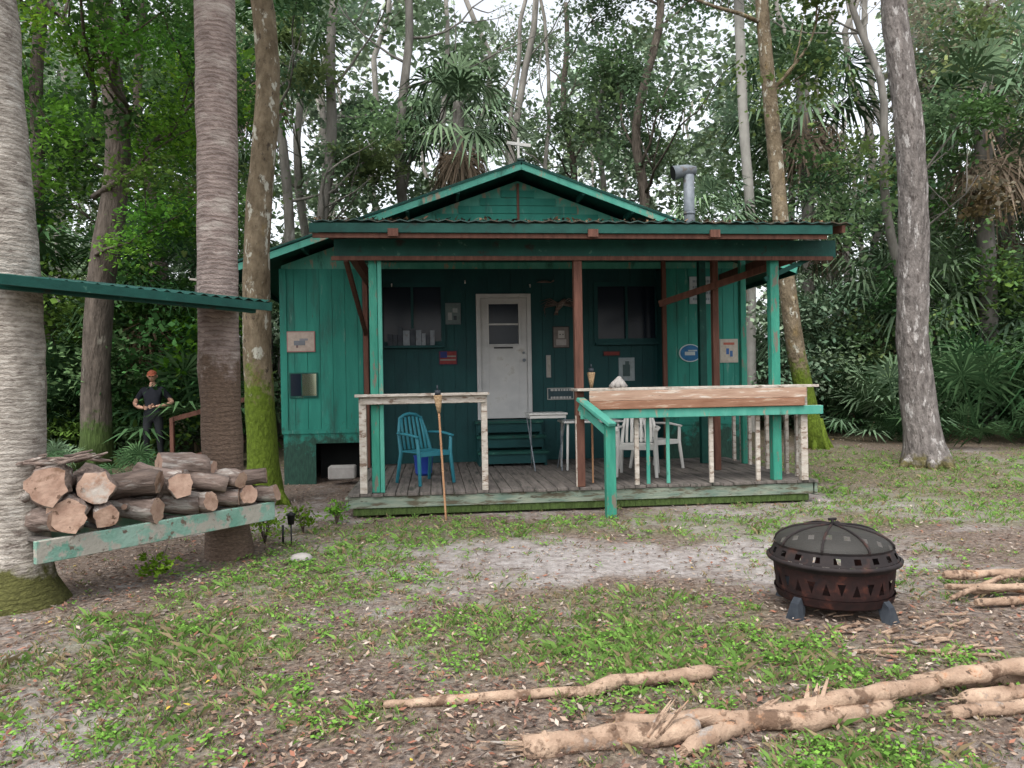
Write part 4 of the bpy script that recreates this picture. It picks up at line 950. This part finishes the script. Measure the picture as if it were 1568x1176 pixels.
fallen('fallen_log', [([(.02, 3.17, .06), (.35, 3.22, .065), (.80, 3.30, .07)], .054), ([(.45, 3.42, .05), (.9, 3.40, .06), (1.3, 3.36, .06), (1.75, 3.5, .06)], .044), ([(.7, 3.15, .05), (1.1, 3.42, .05), (1.5, 3.46, .12), (2.08, 3.66, .10)], .040)], 2, 8)
mb = MB(); rr = random.Random(3)
for (p, q) in [((.58, 3.22, .06), (.76, 3.33, .20)), ((1.36, 3.42, .1), (1.43, 3.50, .21)), ((.1, 3.15, .05), (-.14, 3.22, .02)), ((1.1, 3.42, .08), (1.22, 3.46, .14))]:
    for k in range(5):
        j = Vector((rr.uniform(-.03, .03), rr.uniform(-.02, .02), rr.uniform(-.02, .02))); mb.beam(Vector(p) + j, Vector(q) + j * 1.4 - (Vector(q) - Vector(p)) * rr.uniform(0, .5), rr.uniform(.015, .035), .01, 0, tip=.15)
mb.obj('splintered_wood', [M['branch']])
fallen('log_pile', [([(2.0, 3.80, .05), (2.4, 3.78, .06), (2.9, 3.85, .06)], .042), ([(2.05, 3.62, .13), (2.5, 3.72, .15), (3.0, 3.8, .15)], .045), ([(2.0, 3.45, .05), (2.4, 3.5, .05), (2.9, 3.5, .05)], .036), ([(2.2, 3.25, .04), (2.6, 3.35, .05), (3.0, 3.3, .05)], .036), ([(2.12, 3.55, .06), (2.6, 3.62, .07), (2.9, 3.6, .07)], .045)], 3, 8)
fallen('log_pile', [([(3.25, 5.65, .10), (3.7, 5.62, .11), (4.3, 5.65, .12)], .035), ([(3.3, 5.45, .05), (3.8, 5.42, .05), (4.3, 5.5, .05)], .035), ([(3.18, 5.15, .04), (3.6, 5.2, .04), (4.2, 5.1, .04)], .03), ([(3.2, 5.55, .04), (3.5, 5.3, .1), (4, 5.2, .1)], .025), ([(3.1, 5.3, .03), (3.5, 5.5, .08), (4.1, 5.8, .12)], .02)], 4, 4)
fallen('thin_stick', [([(1.95, 4.33, .02), (2.3, 4.28, .03), (2.75, 4.2, .02)], .012)], 5, 2)
mb = MB(); rr = random.Random(8)
for k in range(60):
    x = rr.uniform(1.9, 3.6); y = rr.uniform(4.2, 5.0); a = rr.uniform(-.9, .9); l = rr.uniform(.05, .17); z = ghf(x, y) + .015
    mb.beam((x, y, z), (x + math.cos(a) * l, y + math.sin(a) * l, z + rr.uniform(-.005, .015)), rr.uniform(.01, .03), .008, 0)
mb.obj('wood_chips', [M['branch']])
e = empty('field_stone', (-1.98, 6.9, ghf(-1.98, 6.9) + .02)); mb = MB(); mb.lathe([(.001, -.04), (.09, -.02), (.11, .01), (.08, .045), (.03, .06), (.001, .06)], 12); o = mb.obj('rock', [M['stone']], e); o.scale = (1, .8, .9)
e = empty('garden_light', (-2.25, 7.5, ghf(-2.25, 7.5))); mb = MB(); mb.tube([(0, 0, -.05), (0, 0, .22)], [.008, .008], 8, 0); mb.lathe([(.001, .21), (.03, .21), (.04, .30), (.055, .305), (.001, .34)], 16, 0); mb.tube([(-.09, .02, 0), (-.09, .02, .2)], [.012, .012], 6); mb.obj('lamp', [M['black']], e)
e = empty('wooden_walkway'); mb = MB(); pA = Vector((-6.35, 13.5, .22)); pB = Vector((-5.0, 13.9, .60)); k = 12
for i in range(k):
    t = i / k; p = pA.lerp(pB, t); mb.beam(p + Vector((0, -.5, 0)), p + Vector((-.15, .6, 0)), .115, .035, 0)
mb.beam(pA + Vector((-.05, -.52, -.06)), pB + Vector((0, -.52, -.06)), .04, .12, 1)
for t in (0, .5, 1):
    p = pA.lerp(pB, t); mb.beam(p + Vector((-.1, .6, -.4)), p + Vector((-.1, .6, .85)), .07, .07, 1)
mb.beam(pA + Vector((-.1, .6, .82)), pB + Vector((-.1, .6, .82)), .05, .09, 1)
mb.obj('boards', [M['brown'], M['brown']], e)

# ------------------------------------------------------------ person
def skin_obj(name, verts, edges, rad, parent, mats, assign=None, sub=2):
    me = bpy.data.meshes.new(name); me.from_pydata(verts, edges, []); o = bpy.data.objects.new(name, me); link(o)
    sk = o.modifiers.new('skin', 'SKIN'); sk.use_smooth_shade = True
    for i, r in enumerate(rad):
        d = me.skin_vertices[0].data[i]; d.radius = r if isinstance(r, tuple) else (r, r); d.use_root = (i == 0)
    ss = o.modifiers.new('sub', 'SUBSURF'); ss.levels = sub; ss.render_levels = sub
    dg = bpy.context.evaluated_depsgraph_get(); dg.update(); nm = bpy.data.meshes.new_from_object(o.evaluated_get(dg))
    bpy.data.objects.remove(o); nm.materials.clear()
    for m in mats: nm.materials.append(m)
    for pl in nm.polygons:
        pl.use_smooth = True
        if assign: pl.material_index = assign(pl.center)
    o = bpy.data.objects.new(name, nm); link(o, parent); return o
man = empty('man_in_cap', (-7.0, 14.5, ghf(-7.0, 14.5)), R(12))
vs = [(0, 0, .95), (0, 0, 1.08), (0, .01, 1.22), (0, .01, 1.36), (0, .01, 1.47), (0, -.0, 1.55), (0, -.015, 1.60),
      (-.10, 0, .88), (-.12, -.02, .50), (-.14, .03, .10), (-.15, -.02, .05), (-.17, -.14, .035),
      (.10, 0, .88), (.12, -.03, .50), (.13, .02, .10), (.14, -.03, .05), (.17, -.15, .035),
      (-.17, .01, 1.43), (-.26, .04, 1.30), (-.34, .03, 1.17), (-.23, -.12, 1.11), (-.11, -.25, 1.09),
      (.17, .01, 1.43), (.26, .05, 1.31), (.35, .04, 1.18), (.24, -.12, 1.13), (.10, -.26, 1.11)]
ed = [(0, 1), (1, 2), (2, 3), (3, 4), (4, 5), (5, 6), (0, 7), (7, 8), (8, 9), (9, 10), (10, 11), (0, 12), (12, 13), (13, 14), (14, 15), (15, 16), (3, 17), (17, 18), (18, 19), (19, 20), (20, 21), (3, 22), (22, 23), (23, 24), (24, 25), (25, 26)]
ra = [(.16, .12), (.155, .12), (.16, .12), (.17, .12), (.085, .075), (.062, .062), (.055, .06), .10, .07, .05, .05, .038, .10, .07, .05, .05, .038, .075, .06, .045, .042, .030, .075, .06, .045, .042, .030]
def asg(c):
    if c.z < .085: return 3
    if c.z < .96: return 1
    if c.z > 1.51: return 2
    if abs(c.x) > .27 and c.z < 1.27: return 2
    if c.y < -.135 and abs(c.x) < .30 and c.z < 1.2: return 2
    return 0
skin_obj('body', vs, ed, ra, man, [M['shirt'], M['trouser'], M['skin'], M['black']], asg)
mb = MB()
hp = []; nr, ns = 14, 20
for i in range(nr + 1):
    ph = math.pi * i / nr; z = math.cos(ph)
    for k in range(ns):
        th = 2 * math.pi * k / ns; x = math.sin(ph) * math.cos(th); y = math.sin(ph) * math.sin(th)
        X_ = x * .078 * (1 - .22 * max(0, -z)); Y_ = y * .097; Z_ = z * .118
        if y < 0: Y_ *= .93
        if abs(x) < .3 and y < -.5 and -.35 < z < .15: Y_ -= .022 * (1 - abs(x) / .3) * (1 - abs(z + .15) / .3 if abs(z + .15) < .3 else 0)
        if .2 < abs(x) < .55 and y < -.5 and 0 < z < .25: Y_ += .009
        hp.append((X_, Y_, Z_))
mb.add(hp, [(i * ns + k, (i + 1) * ns + k, (i + 1) * ns + (k + 1) % ns, i * ns + (k + 1) % ns) for i in range(nr) for k in range(ns)], 0, True)
for sx in (-1, 1):
    mb.tube([(sx * .074, .0, -.03), (sx * .084, .01, 0), (sx * .08, .012, .028)], [.012, .017, .012], 8, 0, flat=.5)
    mb.tube([(sx * .030, -.080, .012), (sx * .030, -.0895, .012)], [.012, .008], 8, 1)
mb.tube([(-.024, -.082, -.055), (0, -.09, -.056), (.024, -.082, -.055)], [.004, .006, .004], 6, 3)
cap = [(math.sin(t) * .088, math.cos(t) * .075) for t in [i * math.pi / 2 / 6 for i in range(7)]]
mb.lathe([(max(r, .001), z + .045) for r, z in cap], 20, 2); mb.add([(x * .088, -.07 - yy, .047 - .1 * yy) for x, yy in [(-.9, 0), (-.75, .07), (-.3, .10), (.3, .10), (.75, .07), (.9, 0)]], [(0, 1, 2, 3, 4, 5)], 2)
mb.lathe([(.083, .045), (.084, .0), (.07, -.05)], 20, 4, a0=R(15), a1=R(165))
o = mb.obj('head', [M['skin'], M['black'], M['cap'], M['cap'], M['hair']], man, (0, -.02, 1.70), (R(12), 0, 0))
def hand(wr, sx):
    mb = MB(); wv_ = Vector(wr); d = Vector((-sx * .45, -.85, .05)).normalized(); s_ = Vector((0, 0, 1)); o_ = d.cross(s_).normalized()
    mb.tube([wv_ - d * .01, wv_ + d * .03, wv_ + d * .07, wv_ + d * .09], [.026, .036, .040, .034], 10, 0, flat=.5)
    for k, ln in enumerate([.06, .072, .068, .052]):
        b_ = wv_ + d * .08 + s_ * (.028 - .019 * k); cu = Vector((-sx, .3, -.2)).normalized()
        mb.tube([b_, b_ + d * ln * .45, b_ + d * ln * .7 + cu * ln * .3, b_ + d * ln * .7 + cu * ln * .62], [.0095, .009, .008, .006], 7, 0)
    b_ = wv_ + d * .03 + s_ * .03; mb.tube([b_, b_ + d * .03 + s_ * .02, b_ + d * .055 + s_ * .022], [.012, .010, .007], 7, 0)
    mb.obj('hand', [M['skin']], man)
hand((-.11, -.25, 1.09), -1); hand((.10, -.26, 1.11), 1)
